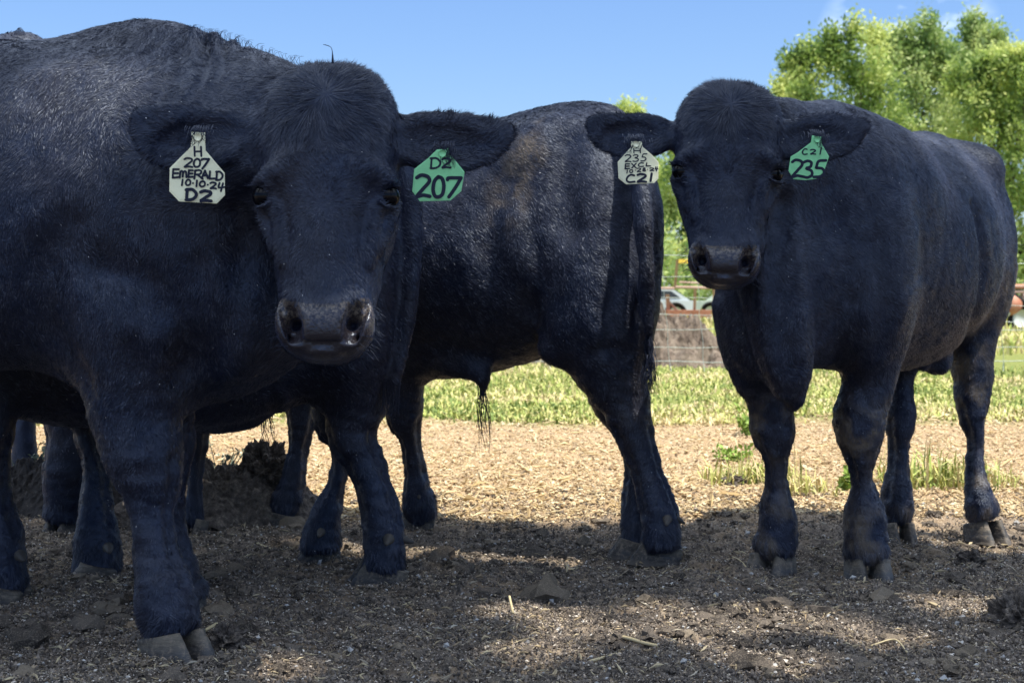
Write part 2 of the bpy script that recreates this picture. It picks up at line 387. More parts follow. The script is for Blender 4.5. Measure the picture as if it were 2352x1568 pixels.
def model_head(F, H, ears, detail=True):
    L = H.L; R = H.R
    S = [(-.05, .21, .12, .09), (-.085, .20, .185, .13), (-.15, .19, .222, .16), (-.26, .195, .236, .19), (-.36, .20, .232, .195), (-.45, .215, .222, .185),
         (-.54, .225, .204, .175), (-.64, .205, .186, .160), (-.74, .175, .166, .145), (-.82, .150, .150, .130), (-.89, .130, .138, .112)]
    F.tube([H(0, y, z) for z, y, a, b in S], [a*L*H.wx for _, _, a, _ in S], [b*L for *_, b in S], side=H.ex, k=.03, n=3, pw=2.5)
    F.tube([H(0, .13, -.34), H(0, .11, -.46), H(0, .10, -.56), H(0, .095, -.68), H(0, .09, -.78), H(0, .09, -.84)], A(.17, .135, .118, .112, .112, .118)*L, A(.12, .108, .098, .088, .082, .08)*L, side=H.ex, k=.035*L, n=3, pw=2.6)   # bridge of the nose
    F.ell(H(0, .20, -.135), A(.215*H.wx, .15, .125)*L, R, .05*L)               # rounded poll
    for s in (-1, 1):
        F.ell(H(.12*s, .30, -.46), A(.095, .15, .19)*L, R, .06*L)        # jaw and cheek
        F.tube([H(.12*s, .035, -.345), H(.165*s, .035, -.365), H(.205*s, .06, -.385), H(.215*s, .11, -.40)], A(.022, .025, .024, .022)*L, k=.055*L)    # brow
        F.tube([H(.215*s, .13, -.47), H(.20*s, .12, -.52), H(.172*s, .10, -.60)], A(.030, .030, .022)*L, k=.04*L)   # cheek bone
        F.ell(H(.190*s, .10, -.435), A(.045, .060, .058)*L, R, .03*L)   # orbit
        F.tube([H(.165*s, .06, -.49), H(.150*s, .07, -.58), H(.14*s, .08, -.66)], A(.022, .020, .015)*L, k=.03*L)  # facial crest
        F.ell(H(.094*s, .066, -.855), A(.066, .066, .080)*L, R, .05*L)   # nostril wing
        F.ell(H(.10*s, .10, -.885), A(.050, .09, .065)*L, R, .04*L)        # lip
    F.ell(H(0, .085, -.875), A(.135, .105, .085)*L, R, .03*L, pw=2.8)
    F.ell(H(0, .088, -.962), A(.082, .082, .030)*L, R, .006*L)            # chin
    F.ell(H(0, .22, -.86), A(.10, .16, .10)*L, R, .06*L)
    if detail:
        F.tube([H(-.125, .075, -.915), H(-.085, .02, -.932), H(0, .0, -.940), H(.085, .02, -.932), H(.125, .075, -.915)], .010*L, k=.006*L, mode='sub', n=3)  # mouth
        for s in (-1, 1):
            a = .55*s; c, n_ = math.cos(a), math.sin(a)
            Rn = np.array([c*H.ex+n_*H.ez, H.ey, -n_*H.ex+c*H.ez])
            F.tube([H(.138*s, .03, -.815), H(.126*s, -.005, -.838), H(.104*s, -.012, -.868), H(.082*s, -.005, -.895)], A(.010, .017, .028, .020)*L, A(.03, .05, .075, .05)*L, side=H.ex, k=.016*L, mode='sub', n=4)
            F.ell(H(.092*s, .06, -.872), A(.022, .06, .024)*L, R, .01*L, 'sub')
            F.ell(H(.224*s, .074, -.438), A(.036, .044, .030)*L, R, .008*L, 'sub')
            F.tube([H(.180*s, .034, -.412), H(.212*s, .034, -.392), H(.244*s, .075, -.402)], A(.009, .011, .009)*L, k=.012*L)
            F.tube([H(.182*s, .036, -.462), H(.208*s, .034, -.482), H(.240*s, .075, -.478)], A(.007, .008, .007)*L, k=.012*L)
        F.ell(H(0, -.02, -.16), A(.028, .02, .10)*L, R, .05*L, 'sub')
    for e in [[(q[0]/H.wx, *q[1:]) for q in e_] for e_ in ears]:      # sections: x, y, z, half height, half thickness
        C = [H(*q[:3]) for q in e]
        F.tube(C, A(*[q[4] for q in e])*L, A(*[q[3] for q in e])*L, side=H.ey, k=.035*L, n=6)
        m = e[2]; n_ = e[3]; ax = nrm(H(*n_[:3])-H(*e[1][:3])); up = nrm(np.cross(H.ey, ax)); up = up if up@H.ez > 0 else -up
        c = H((m[0]*1.15+n_[0]*.85)/2, m[1]-.048, (m[2]+n_[2])/2-.012)
        F.ell(c, A(.170, .050, m[3]*.82)*L, np.array([ax, H.ey, up]), .02*L, 'sub')
def eyes(parent, H):
    for s in (-1, 1):
        c = H(.206*s, .078, -.438); r = .041*H.L; mb = MB(); n, m = 20, 12
        th = np.linspace(0, math.pi, m)[:, None]; ph = np.arange(n)[None]/n*2*math.pi
        V = np.stack([np.sin(th)*np.cos(ph), np.sin(th)*np.sin(ph), np.cos(th)+0*ph], -1).reshape(-1, 3)*r+c
        i = np.arange(m-1)[:, None]*n; j = np.arange(n)[None]; j2 = (j+1) % n
        mb.add(V, np.stack([i+j, i+n+j, i+n+j2, i+j2], -1).reshape(-1, 4)); mb.build('eye', M_EYE, parent)
        cur = []
        for q in range(16):
            a = rng.uniform(-1, 1); b = H((.212+.02*a)*s, .050-.012*abs(a), -.402-.006*abs(a))
            d = H.ex*s*(.5+.8*a)+H.ez*rng.uniform(-.35, .15)-H.ey*.8
            cur.append([b, b+nrm(d)*.012+A(0, 0, -.002), b+nrm(d)*.024+A(0, 0, -.001)])
        strands(parent, 'eyelash', cur, .0007)
def whiskers(parent, H):
    for s in (-1, 1):
        cur = []
        for q in range(34):
            z = rng.uniform(-.97, -.80); b = H((.15-.05*max(0, -z-.9)*8)*s, rng.uniform(.0, .12), z)
            d = nrm(H.ex*s*1.+H.ez*rng.uniform(-.9, .2)-H.ey*rng.uniform(0, .8)); l = rng.uniform(.012, .035)
            cur.append([b-d*.01, b+d*l*.5, b+d*l+A(0, 0, -.2*l)])
        strands(parent, 'whiskers', cur, .00045, .0002)
def finish(root, F, Nh, length, flow, tint=None, skin=None, width=.0024, warp=None, lift=.20, jit=.13, relaxn=2, dust=None, name='body', HH=None):
    V, Q = F.nets(); V = relax(V, Q, relaxn); Nn = vnormals(V, Q)
    amp = .004*fbm(V*7, 3)+.0016*fbm(V*24, 2)
    lo_ = np.clip((.62-V[:, 2])/.15, 0, 1); amp = amp+lo_*(.0030*fbm(V*A(26, 26, 60), 3)+.0012*vnoise(V*A(60, 60, 150)))
    if skin: amp = amp*(1-.9*np.clip(skin(V), 0, 1))
    V = V+Nn*amp[:, None]
    if warp: V = V+Nn*warp(V, Nn)[:, None]
    Nn = vnormals(V, Q)
    VH, FH, PH, SP = hairs(V, Q, Nn, Nh, length, width, flow, lift, jit, dust=dust)
    tv = tint(V) if tint else np.zeros(len(V))
    if HH is not None: q_ = HH.loc(V); tv = np.where(skin(V) > .3, np.clip((q_[:, 2]+.90)/.06, 0, 1), tv)
    th = tint(PH) if tint else np.zeros(len(PH))
    sv = skin(V) if skin else np.zeros(len(V)); sh = np.zeros(len(PH)); rh = np.clip(.40+.55*vnoise(PH*A(80, 80, 45)+3)+.28*rng.normal(size=len(PH)), 0, 1); rh[SP] = 2
    VV = np.concatenate([V, VH]); n0 = len(V)
    o = mesh(name, VV, [Q, FH+n0], [M_COAT], root, smooth=[True, False],
             attrs={'tint': np.clip(np.concatenate([tv, np.repeat(th, 3)]), 0, 1), 'skin': np.clip(np.concatenate([sv, np.repeat(sh, 3)]), 0, 1),
                    'rnd': np.concatenate([np.full(n0, .3), np.repeat(rh, 3)])})
    return o
GLY = {'H': [[(0, 0), (.05, 1)], [(.95, 0), (1, 1)], [(.03, .52), (.97, .5)]], '1': [[(.7, 0), (.3, 1)]], '.': [[(.5, .45), (.5, .5)]],
 '2': [[(0, .12), (.35, 0), (.85, .08), (.95, .3), (.55, .6), (.05, .95), (.1, 1), (.5, .94), (1, 1)]],
 '0': [[(.5, 0), (.15, .2), (0, .6), (.15, .93), (.5, 1), (.88, .85), (1, .45), (.85, .1), (.5, 0)]],
 '7': [[(0, .12), (.1, .03), (1, .02)], [(1, .02), (.6, .5), (.1, 1)]],
 'E': [[(.1, 0), (.05, .5), (0, 1)], [(.1, 0), (.95, .03)], [(.05, .48), (.85, .48)], [(0, 1), (1, .95)]],
 'M': [[(.1, .1), (0, 1)], [(.1, .15), (.35, .05), (.5, .3), (.45, .9)], [(.5, .3), (.75, .08), (.95, .25), (1, .95)]],
 'R': [[(.1, 0), (0, 1)], [(.1, .02), (.7, .02), (.85, .25), (.6, .48), (.1, .5)], [(.35, .5), (1, 1)]],
 'A': [[(0, 1), (.5, 0)], [(.5, 0), (.95, 1)], [(.2, .62), (.85, .6)]], 'L': [[(.1, 0), (0, .92), (.15, .97), (1, .95)]],
 'D': [[(.12, 0), (.05, 1)], [(.0, .03), (.6, .02), (1, .35), (.95, .72), (.55, .97), (0, 1)]],
 '4': [[(.3, 0), (.15, .5), (.3, .58), (1, .5)], [(.8, .05), (.5, 1)]], 'C': [[(.95, .1), (.55, 0), (.15, .3), (.05, .75), (.35, 1), (1, .93)]],
 '3': [[(.05, .1), (.5, 0), (.85, .1), (.75, .35), (.35, .45), (.85, .6), (.9, .85), (.5, 1), (0, .95)]],
 '5': [[(1, 0), (.4, .05), (.2, .45)], [(.2, .45), (.7, .5), (.85, .75), (.55, .97), (0, 1)]],
 'X': [[(0, .05), (1, 1)], [(1, 0), (.05, 1)]], '8': [[(.5, .45), (.15, .25), (.5, 0), (.85, .2), (.5, .45), (.05, .75), (.5, 1), (.95, .75), (.5, .45)]]}
def ear_tag(parent, outl, text, org, sc, D, m, lab, tiltx=0., stem=None):
    """flat plastic tag with pen writing; outl / text in the coordinates of a close-up whose origin and scale are given."""
    c0 = np.mean(outl, 0)
    def T(x, y, off=0.):
        px, py = org[0]+x*sc, org[1]+y*sc; cx = org[0]+c0[0]*sc; cy = org[1]+c0[1]*sc
        d = D+tiltx*(px-cx)/FPX*D+.05*(cy-py)/FPX*D*0
        bend = .004*((px-cx)/55)**2
        return P(px, py, d)+A(0, bend+off, 0)
    n = len(outl); mb = MB(); ctr = T(*c0)
    f = np.array([T(*q) for q in outl]); f2 = np.array([T(*q, .0022) for q in outl])
    inner = np.array([T(*(c0+(np.array(q)-c0)*.93), -.0006) for q in outl])
    mb.add(np.vstack([inner, T(*c0, -.0006)[None]]), [[(i+1) % n, i, n] for i in range(n)])
    mb.add(np.vstack([f, inner]), [[i, (i+1) % n, n+(i+1) % n, n+i] for i in range(n)])
    mb.add(np.vstack([f, f2]), [[i, n+i, n+(i+1) % n, (i+1) % n] for i in range(n)])
    mb.add(np.vstack([f2, T(*c0, .0022)[None]]), [[i, (i+1) % n, n] for i in range(n)])
    t = tag(mb.build('ear_tag', m, parent, smooth=False), lab)
    w = MB()
    for ch, (x0, y0, x1, y1), wd in text:
        for st in GLY[ch]:
            p = np.array([(x0+(x1-x0)*u, y0+(y1-y0)*v) for u, v in st])
            if len(p) > 2: p = spl(p, 5)
            p = p+rng.normal(size=p.shape)*.6
            q3 = []
            T2 = nrm(np.gradient(p, axis=0)); Nn = np.stack([-T2[:, 1], T2[:, 0]], 1)*wd/2
            a = p+Nn; b = p-Nn; m_ = len(p)
            V = [T(*q, -.0011) for q in a]+[T(*q, -.0011) for q in b]
            w.add(V, [[i, i+1, m_+i+1, m_+i] for i in range(m_-1)])
            for e in (p[0], p[-1]):
                an = np.arange(8)/8*2*math.pi
                w.add([T(e[0]+wd/2*math.cos(z), e[1]+wd/2*math.sin(z), -.0012) for z in an]+[T(*e, -.0012)], [[i, (i+1) % 8, 8] for i in range(8)])
    w.build('writing', M_INK, t, smooth=False)
    s = MB(); s.tube([T(*stem)+A(0, -.004, 0), T(*stem)+A(0, .02, 0)], .007, 12); s.build('tag_stud', m, t)
    cur = []; c_ = T(*stem)
    for i in range(110):                                             # ear hair hanging over the top of the tag
        a = c_+A(rng.normal(0, .011), .006-rng.uniform(0, .004), .012+rng.uniform(-.006, .010)); l = rng.uniform(.018, .040)
        cur.append([a+A(0, .012, .004), a+A(0, -.002, -.2*l), a+A(rng.normal(-.10, .16)*l, -.003, -.65*l), a+A(rng.normal(-.16, .25)*l, -.002, -l)])
    strands(parent, 'ear_hair', cur, .0008, .0003)
    return t
def genleg(F, top, kn, ft, gr, r, k=.06):
    """simple leg through four joints (upper, knee or hock, fetlock, coronet)."""
    top, kn, ft, gr = [A(*v) for v in (top, kn, ft, gr)]
    C = [top, top*.45+kn*.55, kn, kn*.5+ft*.5, ft, gr]
    F.tube(C, A(r[0], r[1], r[2], r[3], r[4], r[5]), A(r[0]*1.5, r[1]*1.2, r[2]*1.1, r[3], r[4], r[5]), side=A(0, 1, 0), k=k, n=4)
# ---------------------------------------------------------------- cattle: the animals
def torso(F, secs, k=.05, pw=2.15, side=None):
    """secs: (column, top row, bottom row, depth, half width)"""
    C = [P(x, (a+b)/2, D) for x, a, b, D, w in secs]
    F.tube(C, [w for *_, w in secs], [(b-a)/2/FPX*D for x, a, b, D, w in secs], side=A(*side) if side else A(0, 1, 0), k=k, n=5, pw=pw, cap=3.)
def faceflow(H, base):
    def f(p, n):
        d = base(p, n); q = H.loc(p)
        m = (q[:, 1] < .36) & (np.abs(q[:, 0]) < .30) & (q[:, 2] > -1.05) & (q[:, 2] < .06)
        rad = np.stack([q[:, 0], 0*q[:, 0], q[:, 2]+.10], 1); low = np.clip((-.40-q[:, 2])/.15, 0, 1)[:, None]
        up2 = np.clip((-.27-q[:, 2]-.25*np.abs(q[:, 0]))/.05, 0, 1)[:, None]; rad2 = nrm(np.stack([q[:, 0], 0*q[:, 0], q[:, 2]+.47], 1)); rad = nrm(rad)*(1-up2)+rad2*up2
        e = (np.abs(q[:, 0]) >= .29) & (q[:, 1] < .4) & (q[:, 2] > -.45) & (np.abs(q[:, 0]) < .75)
        d = d.copy(); d[m] = rad[m]@H.R; d[e] = nrm(np.stack([np.sign(q[e, 0]), -.2+0*q[e, 0], -.5*np.sign(.0-q[e, 2]-.25)], 1))@H.R
        w = .55*np.stack([vnoise(p*26+k*31) for k in range(3)], 1); return d+w
    return f
def muzzle(H):
    def f(p):
        q = H.loc(p); top = -.805+.045*np.clip(np.abs(q[:, 0])-.06, 0, .1)*10*.6
        a = np.clip((top-q[:, 2])/.02, 0, 1)*np.clip((.13-q[:, 1]-np.abs(q[:, 0])*.25)/.03, 0, 1)*(q[:, 2] > -1.05)
        return a*(np.abs(q[:, 0]) < .3)
    return f
def hl(H, body=.012, tuft=.022):
    def f(p, n):
        L = body+0*p[:, 0]; L = np.where(p[:, 2] < .45, .009, L); L = np.where(p[:, 2] < .105, .019, L)
        q = H.loc(p); hd = (q[:, 1] < .36) & (np.abs(q[:, 0]) < .26) & (q[:, 2] > -1.05) & (q[:, 2] < .06)
        r = np.hypot(q[:, 0]*.9, q[:, 2]+.10); L = np.where(hd, .010+tuft*np.clip((q[:, 2]+.33)/.12, 0, 1)*np.clip(1.3-r/.22, 0, 1), L)
        sk = muzzle(H)(p); L = np.where(sk > .4, 0, L); e = (np.abs(q[:, 0]) > .3) & (np.abs(q[:, 0]) < .75) & (q[:, 1] < .4) & (q[:, 2] > -.5)
        L = np.where(e, .013, L); return L
    return f
# ---- bull in front, head towards the camera
rA = empty('black_bull', P(300, 1500, 3.3)*A(1, 1, 0))
tag(rA, 'largest black bull at the left, facing us with pale and green 207 ear tags', 'bull', 'black angus cattle in the yard')
HA = Head(P(747, 144, 2.80), (-.006, .13, 1), -.03, .567)
F = Field(np.concatenate([np.arange(-2.55, -1.1, .022), np.arange(-1.1, -.76, .010), np.arange(-.76, .05, .0048)]),
          np.concatenate([np.arange(2.58, 3.06, .0048), np.arange(3.06, 3.80, .011)]), np.concatenate([np.arange(0, .58, .010), np.arange(.58, 1.40, .0050)]))
torso(F, [(-1420, 260, 640, 3.2, .16), (-1330, 170, 800, 3.2, .23), (-1150, 105, 850, 3.2, .27), (-900, 90, 880, 3.22, .30), (-500, 92, 900, 3.24, .33), (-150, 98, 860, 3.28, .32), (60, 102, 845, 3.3, .31),
          (180, 90, 868, 3.31, .30), (310, 66, 925, 3.31, .29), (400, 78, 948, 3.29, .27), (490, 108, 925, 3.22, .23), (570, 155, 870, 3.13, .18), (640, 215, 800, 3.04, .13)], .06)
F.tube([P(160, 160, 3.3), P(250, 128, 3.28), P(340, 120, 3.24), P(450, 144, 3.18), P(560, 188, 3.10), P(640, 222, 3.02), P(700, 250, 2.97)], [.05, .060, .066, .066, .064, .064, .06], k=.05)   # crest of the neck
F.tube([P(360, 370, 3.24), P(480, 370, 3.14), P(590, 360, 3.04), P(660, 350, 2.98)], [.25, .21, .17, .12], [.25, .21, .18, .13], side=A(.3, 1, 0), k=.06)
F.ell(P(300, 560, 3.12), A(.17, .13, .27), k=.12); F.ell(P(180, 420, 3.10), A(.15, .10, .22), k=.12); F.ell(P(540, 640, 3.06), A(.09, .12, .20), k=.08)
leg(F, [(700, 180, 500), (780, 175, 485), (856, 184, 455), (965, 212, 414), (1047, 240, 421), (1109, 270, 415), (1171, 291, 397), (1248, 303, 402), (1300, 306, 420), (1341, 310, 437), (1390, 318, 452), (1415, 326, 458), (1438, 334, 464)], 3.15, 3.07, 1.15, .07)
leg(F, [(800, 330, 470), (949, 350, 449), (1010, 366, 452), (1047, 370, 446), (1104, 372, 431), (1171, 368, 424), (1254, 372, 440), (1310, 372, 456), (1335, 345, 466), (1350, 330, 478)], 3.42, 3.50, 1.1, .07)
for yo, xo in ((3.07, -1.98), (3.38, -2.12)): genleg(F, (xo, yo, .78), (xo-.10, yo, .50), (xo, yo, .16), (xo+.04, yo, .07), (.17, .10, .055, .042, .055, .05))
model_head(F, HA, [[(-.20, .20, -.20, .055, .05), (-.29, .19, -.19, .068, .042), (-.38, .17, -.21, .098, .030), (-.48, .155, -.222, .122, .022), (-.565, .145, -.202, .098, .016), (-.625, .14, -.165, .045, .012)],
                   [(.18, .20, -.21, .060, .05), (.25, .19, -.215, .085, .042), (.34, .175, -.225, .105, .030), (.44, .165, -.235, .108, .022), (.535, .16, -.22, .080, .016), (.592, .155, -.20, .042, .012)]])
fold(F, [(150, 520), (95, 620), (90, 700), (125, 790), (178, 870)], .022, .07); fold(F, [(570, 470), (555, 600), (530, 720), (470, 850)], .020, .08)
fold(F, [(300, 800), (330, 900), (350, 1000)], .014, .05); fold(F, [(360, 700), (300, 640), (230, 620)], .014, .08); fold(F, [(430, 620), (440, 740), (420, 850)], .016, .07)
def flowA(p, n):
    d = np.stack([-.25+0*p[:, 0], .1+0*p[:, 0], -1+0*p[:, 0]], 1); return d+.45*np.stack([vnoise(p*9+k*31) for k in range(3)], 1)
def warpA(V, n):
    # folds of skin over the neck crest
    u = (V[:, 0]+.93)*1.0; m = np.clip((V[:, 0]+.82)/.15, 0, 1)*np.clip((-.42-V[:, 0])/.08, 0, 1)*np.clip((V[:, 2]-.98)/.15, 0, 1)*(V[:, 1] > 2.95)
    ph = V[:, 0]*2*math.pi/.034+(V[:, 2]-1.1)*22+11*vnoise(V*A(5, 5, 4)); return .0085*m*np.sin(ph)*np.clip(.15+1.3*vnoise(V*8+5), 0, 1)
finish(rA, F, 680000, hl(HA), faceflow(HA, flowA), None, muzzle(HA), .0017, warpA, HH=HA)
eyes(rA, HA); whiskers(rA, HA)
hoof(rA, *P(405, 1500, 3.05)[:2], -.72, .132, .170, .074); hoof(rA, *P(398, 1500, 3.50)[:2], -1.2, .16, .14, .07)
for yo, xo in ((3.07, -1.93), (3.38, -2.07)): hoof(rA, xo, yo, 0, .11, .14, .07)
cur = []
for i in range(150):                                                     # loose hair on the poll
    x = float(np.clip(rng.normal(0, .085), -.15, .15)); b = HA(x, rng.uniform(.08, .22), -.035-abs(x)*.35-rng.uniform(0, .02)); l = rng.uniform(.02, .05)
    d = nrm(A(float(np.clip(rng.normal(x*3, .5), -1, 1)), rng.normal(0, .4), 1)); cur.append([b-d*.01, b+d*l*.5, b+d*l+A(rng.normal(0, .5), 0, -.3)*l])
strands(rA, 'poll_hair', cur, .0008, .0003)
b = P(762, 134, 2.82); strands(rA, 'hair_curl', [[b+A(.001*q, 0, -.01), b+A(.001, .001*q, .012), b+A(-.003, .001*q, .022), b+A(-.013-.001*q, 0, .026)] for q in range(5)], .0009, .0003)
cur = []
for i in range(110):                                                     # fringe along the crest
    x = rng.uniform(430, 690); y = np.interp(x, [430, 520, 580, 640, 690], [66, 84, 106, 130, 142]); b = P(x, y, rng.uniform(2.98, 3.14)); d = nrm(A(rng.normal(-.1, .5), rng.normal(0, .3), 1)); l = rng.uniform(.006, .018)
    cur.append([b-d*.02, b+d*l*.5, b+d*l+A(.5*l, 0, -.3*l)])
strands(rA, 'crest_hair', cur, .0005, .0002)
q5 = (350, 204.2); s5 = .1861
ear_tag(rA, [(485, 530), (470, 720), (205, 975), (200, 1260), (325, 1388), (790, 1415), (888, 1310), (885, 1035), (655, 760), (650, 540)],
        [('H', (520, 715, 605, 830), 24), ('2', (395, 855, 495, 965), 24), ('0', (512, 865, 590, 965), 26), ('7', (610, 865, 700, 985), 28)] +
        [(c, b, 26) for c, b in zip('EMERALD', [(245, 990, 330, 1095), (335, 1010, 420, 1095), (445, 1005, 505, 1090), (520, 1005, 620, 1110), (610, 1010, 690, 1105), (705, 1020, 770, 1110), (785, 1020, 860, 1125)])] +
        [(c, b, 24) for c, b in zip('10.10.24', [(355, 1120, 380, 1190), (412, 1120, 470, 1190), (490, 1150, 515, 1180), (540, 1130, 555, 1205), (585, 1140, 650, 1205), (672, 1170, 698, 1200), (715, 1155, 785, 1230), (800, 1160, 885, 1260)])] +
        [('D', (415, 1240, 540, 1370), 40), ('2', (595, 1260, 725, 1385), 40)], q5, s5, 2.80, M_TPALE, 'pale yellow ear tag with handwriting on the big bull', .0, (565, 600))
ear_tag(rA, [(760, 400), (610, 550), (360, 740), (325, 1130), (460, 1310), (1000, 1295), (1190, 1130), (1250, 790), (1000, 480), (960, 380)],
        [('D', (650, 550, 820, 730), 36), ('2', (855, 555, 1000, 720), 36), ('2', (405, 850, 640, 1225), 66), ('0', (695, 880, 885, 1235), 66), ('7', (950, 890, 1190, 1235), 62)],
        (904.2, 291.7), .1302, 2.83, M_TGREEN, 'green ear tag with 207 in black on the big bull', .1, (860, 470))
# ---- bull at the right, head towards the camera
rB = empty('black_bull', A(1.1, 4.2, 0))
tag(rB, 'black bull at the right standing alone, pale ear tag C21 and green tag 235', 'bull', 'black angus cattle in the yard')
HB = Head(P(1680, 186, 3.50), (.058, .12, 1), .12, .489, 1.10)
F = Field(np.concatenate([np.arange(.14, .88, .0048), np.arange(.88, 1.85, .0095)]), np.concatenate([np.arange(3.26, 3.64, .0048), np.arange(3.64, 5.2, .0105)]),
          np.concatenate([np.arange(0, .70, .0095), np.arange(.70, 1.36, .0048)]))
bB = nrm(A(.56, .83, 0)); sB = A(bB[1], -bB[0], 0)
def uB(u, z, sd=0.): return A(.765, 3.86, 0)+bB*u+sB*sd+A(0, 0, z)
T = [(-.16, .88, .20, .12), (-.08, .88, .28, .18), (.04, .89, .325, .22), (.18, .89, .335, .25), (.36, .885, .345, .285), (.55, .88, .350, .305), (.75, .90, .340, .295), (.92, .93, .325, .255), (1.04, .955, .29, .21), (1.10, .97, .25, .17), (1.15, .98, .20, .13)]
F.tube([uB(u, z) for u, z, h, w in T], [w for *_, w in T], [h for _, _, h, w in T], side=sB, k=.05, n=4, pw=2.15, cap=3.)
F.tube([uB(.10, 1.16), uB(.22, 1.165), uB(.45, 1.145), uB(.8, 1.16), uB(.98, 1.19), uB(1.1, 1.16)], [.09, .085, .07, .07, .075, .06], k=.05)         # spine
for s in (-1, 1):
    F.ell(uB(.94, 1.14, .15*s), A(.10, .08, .08), k=.07); F.ell(uB(1.02, .90, .10*s), A(.16, .16, .25), k=.07)                   # hook bone, thigh
    F.ell(uB(.06, .90, .165*s), A(.09, .11, .24), k=.07); F.ell(uB(.0, .74, .165*s), A(.085, .085, .12), k=.06)                      # shoulder blade, point
F.tube([P(1975, 440, 4.02), P(1880, 400, 3.88), P(1780, 370, 3.74), P(1700, 340, 3.68)], [.20, .17, .14, .11], [.20, .18, .16, .13], side=A(.8, -.5, 0), k=.07)  # neck
F.tube([P(1750, 470, 3.70), P(1775, 640, 3.66), P(1800, 800, 3.68), P(1822, 900, 3.72)], [.10, .09, .07, .030], [.12, .11, .10, .05], side=A(1, 0, 0), k=.07)       # throat, dewlap, brisket
F.ell(P(1860, 660, 3.80), A(.17, .12, .20), k=.07); F.ell(P(1745, 720, 3.80), A(.085, .09, .16), k=.06); F.ell(P(1990, 640, 3.82), A(.10, .10, .24), k=.07)
leg(F, [(700, 1650, 1830), (780, 1656, 1835), (841, 1675, 1830), (892, 1707, 1825), (954, 1724, 1822), (1006, 1730, 1826), (1057, 1752, 1812), (1119, 1756, 1815), (1166, 1744, 1828), (1223, 1741, 1833), (1250, 1730, 1828), (1263, 1736, 1824)], 3.90, 3.97, 1.1, .06)
leg(F, [(660, 1950, 2090), (760, 1950, 2086), (856, 1944, 2062), (913, 1930, 2042), (965, 1916, 2033), (1032, 1930, 2023), (1094, 1953, 2007), (1145, 1951, 2020), (1171, 1942, 2031), (1248, 1942, 2036), (1262, 1941, 2042), (1274, 1947, 2040)], 3.88, 3.91, 1.1, .06)
leg(F, [(700, 2020, 2140), (800, 2045, 2120), (877, 2046, 2096), (965, 2034, 2104), (1026, 2039, 2091), (1088, 2036, 2091), (1145, 2027, 2101), (1182, 2033, 2095), (1194, 2038, 2091)], 4.62, 4.55, 1.15, .05)
leg(F, [(620, 2160, 2316), (700, 2160, 2308), (758, 2168, 2291), (825, 2180, 2280), (877, 2193, 2278), (933, 2197, 2273), (965, 2204, 2268), (1001, 2217, 2265), (1068, 2217, 2266), (1130, 2213, 2285), (1168, 2218, 2296), (1182, 2226, 2298)], 4.70, 4.57, 1.2, .05)
F.ell(P(2145, 820, 4.45), A(.045, .05, .055), k=.04); F.ell(P(2118, 838, 4.40), A(.020, .02, .02), k=.02); F.ell(P(2165, 838, 4.42), A(.022, .02, .022), k=.02)
model_head(F, HB, [[(-.20, .20, -.245, .055, .05), (-.30, .19, -.235, .075, .042), (-.41, .165, -.245, .110, .030), (-.52, .15, -.25, .112, .022), (-.61, .14, -.225, .085, .016), (-.665, .135, -.20, .036, .012)],
                   [(.17, .20, -.245, .055, .05), (.25, .19, -.235, .085, .042), (.35, .175, -.235, .110, .030), (.46, .17, -.225, .122, .022), (.57, .165, -.20, .088, .016), (.635, .16, -.17, .045, .012)]])
fold(F, [(1800, 470), (1792, 620), (1805, 760), (1815, 850)], .016, .05); fold(F, [(1690, 690), (1712, 790), (1755, 880)], .012, .035); fold(F, [(1935, 500), (1950, 640), (1938, 760), (1942, 850)], .016, .06)
fold(F, [(1750, 560), (1745, 700), (1770, 830), (1800, 905)], .008, .03, 'add'); fold(F, [(2010, 560), (2040, 680), (2030, 800)], .014, .05); fold(F, [(2235, 470), (2264, 600), (2240, 740), (2200, 800)], .010, .05)
def flowB(p, n):
    d = (bB*.8+A(0, 0, -.7))[None]+0*p; m = p[:, 2] < .5; d[m] = A(.1, 0, -1); return d+.4*np.stack([vnoise(p*9+k*31) for k in range(3)], 1)
def mudB(p):
    z = p[:, 2]; k = np.exp(-((z-.40)/.07)**2)*(p[:, 1] < 4.1)+.7*np.exp(-((z-.13)/.12)**2)+.8*(p[:, 0] > 1.38)*(p[:, 1] > 4.5)*(z > .4)*(z < .85)
    return k*np.clip(.40+1.1*fbm(p*22, 3), 0, 1)*1.1
finish(rB, F, 560000, hl(HB), faceflow(HB, flowB), mudB, muzzle(HB), .0018, HH=HB, dust=lambda p: .0009+.009*np.exp(-((p[:, 0]-1.27)/.09)**2-((p[:, 2]-.80)/.12)**2))
eyes(rB, HB); whiskers(rB, HB)
hoof(rB, *P(1771, 1331, 3.97)[:2], -2.0, .132, .155, .074); hoof(rB, *P(1994, 1343, 3.90)[:2], -1.62, .128, .155, .074)
hoof(rB, *P(2065, 1240, 4.54)[:2], -1.6, .105, .14, .068); hoof(rB, *P(2264, 1235, 4.57)[:2], -1.3, .118, .14, .070)
cur = []
for i in range(140):
    x = float(np.clip(rng.normal(0, .08), -.14, .14)); b = HB(x, rng.uniform(.08, .22), -.035-abs(x)*.4-rng.uniform(0, .02)); l = rng.uniform(.010, .030)
    d = nrm(A(float(np.clip(rng.normal(x*3, .5), -1, 1)), rng.normal(0, .4), 1)); cur.append([b-d*.01, b+d*l*.5, b+d*l+A(rng.normal(0, .5), 0, -.3)*l])
strands(rB, 'poll_hair', cur, .0007, .0003)
q7 = (1388.4, 280); s7 = .11163
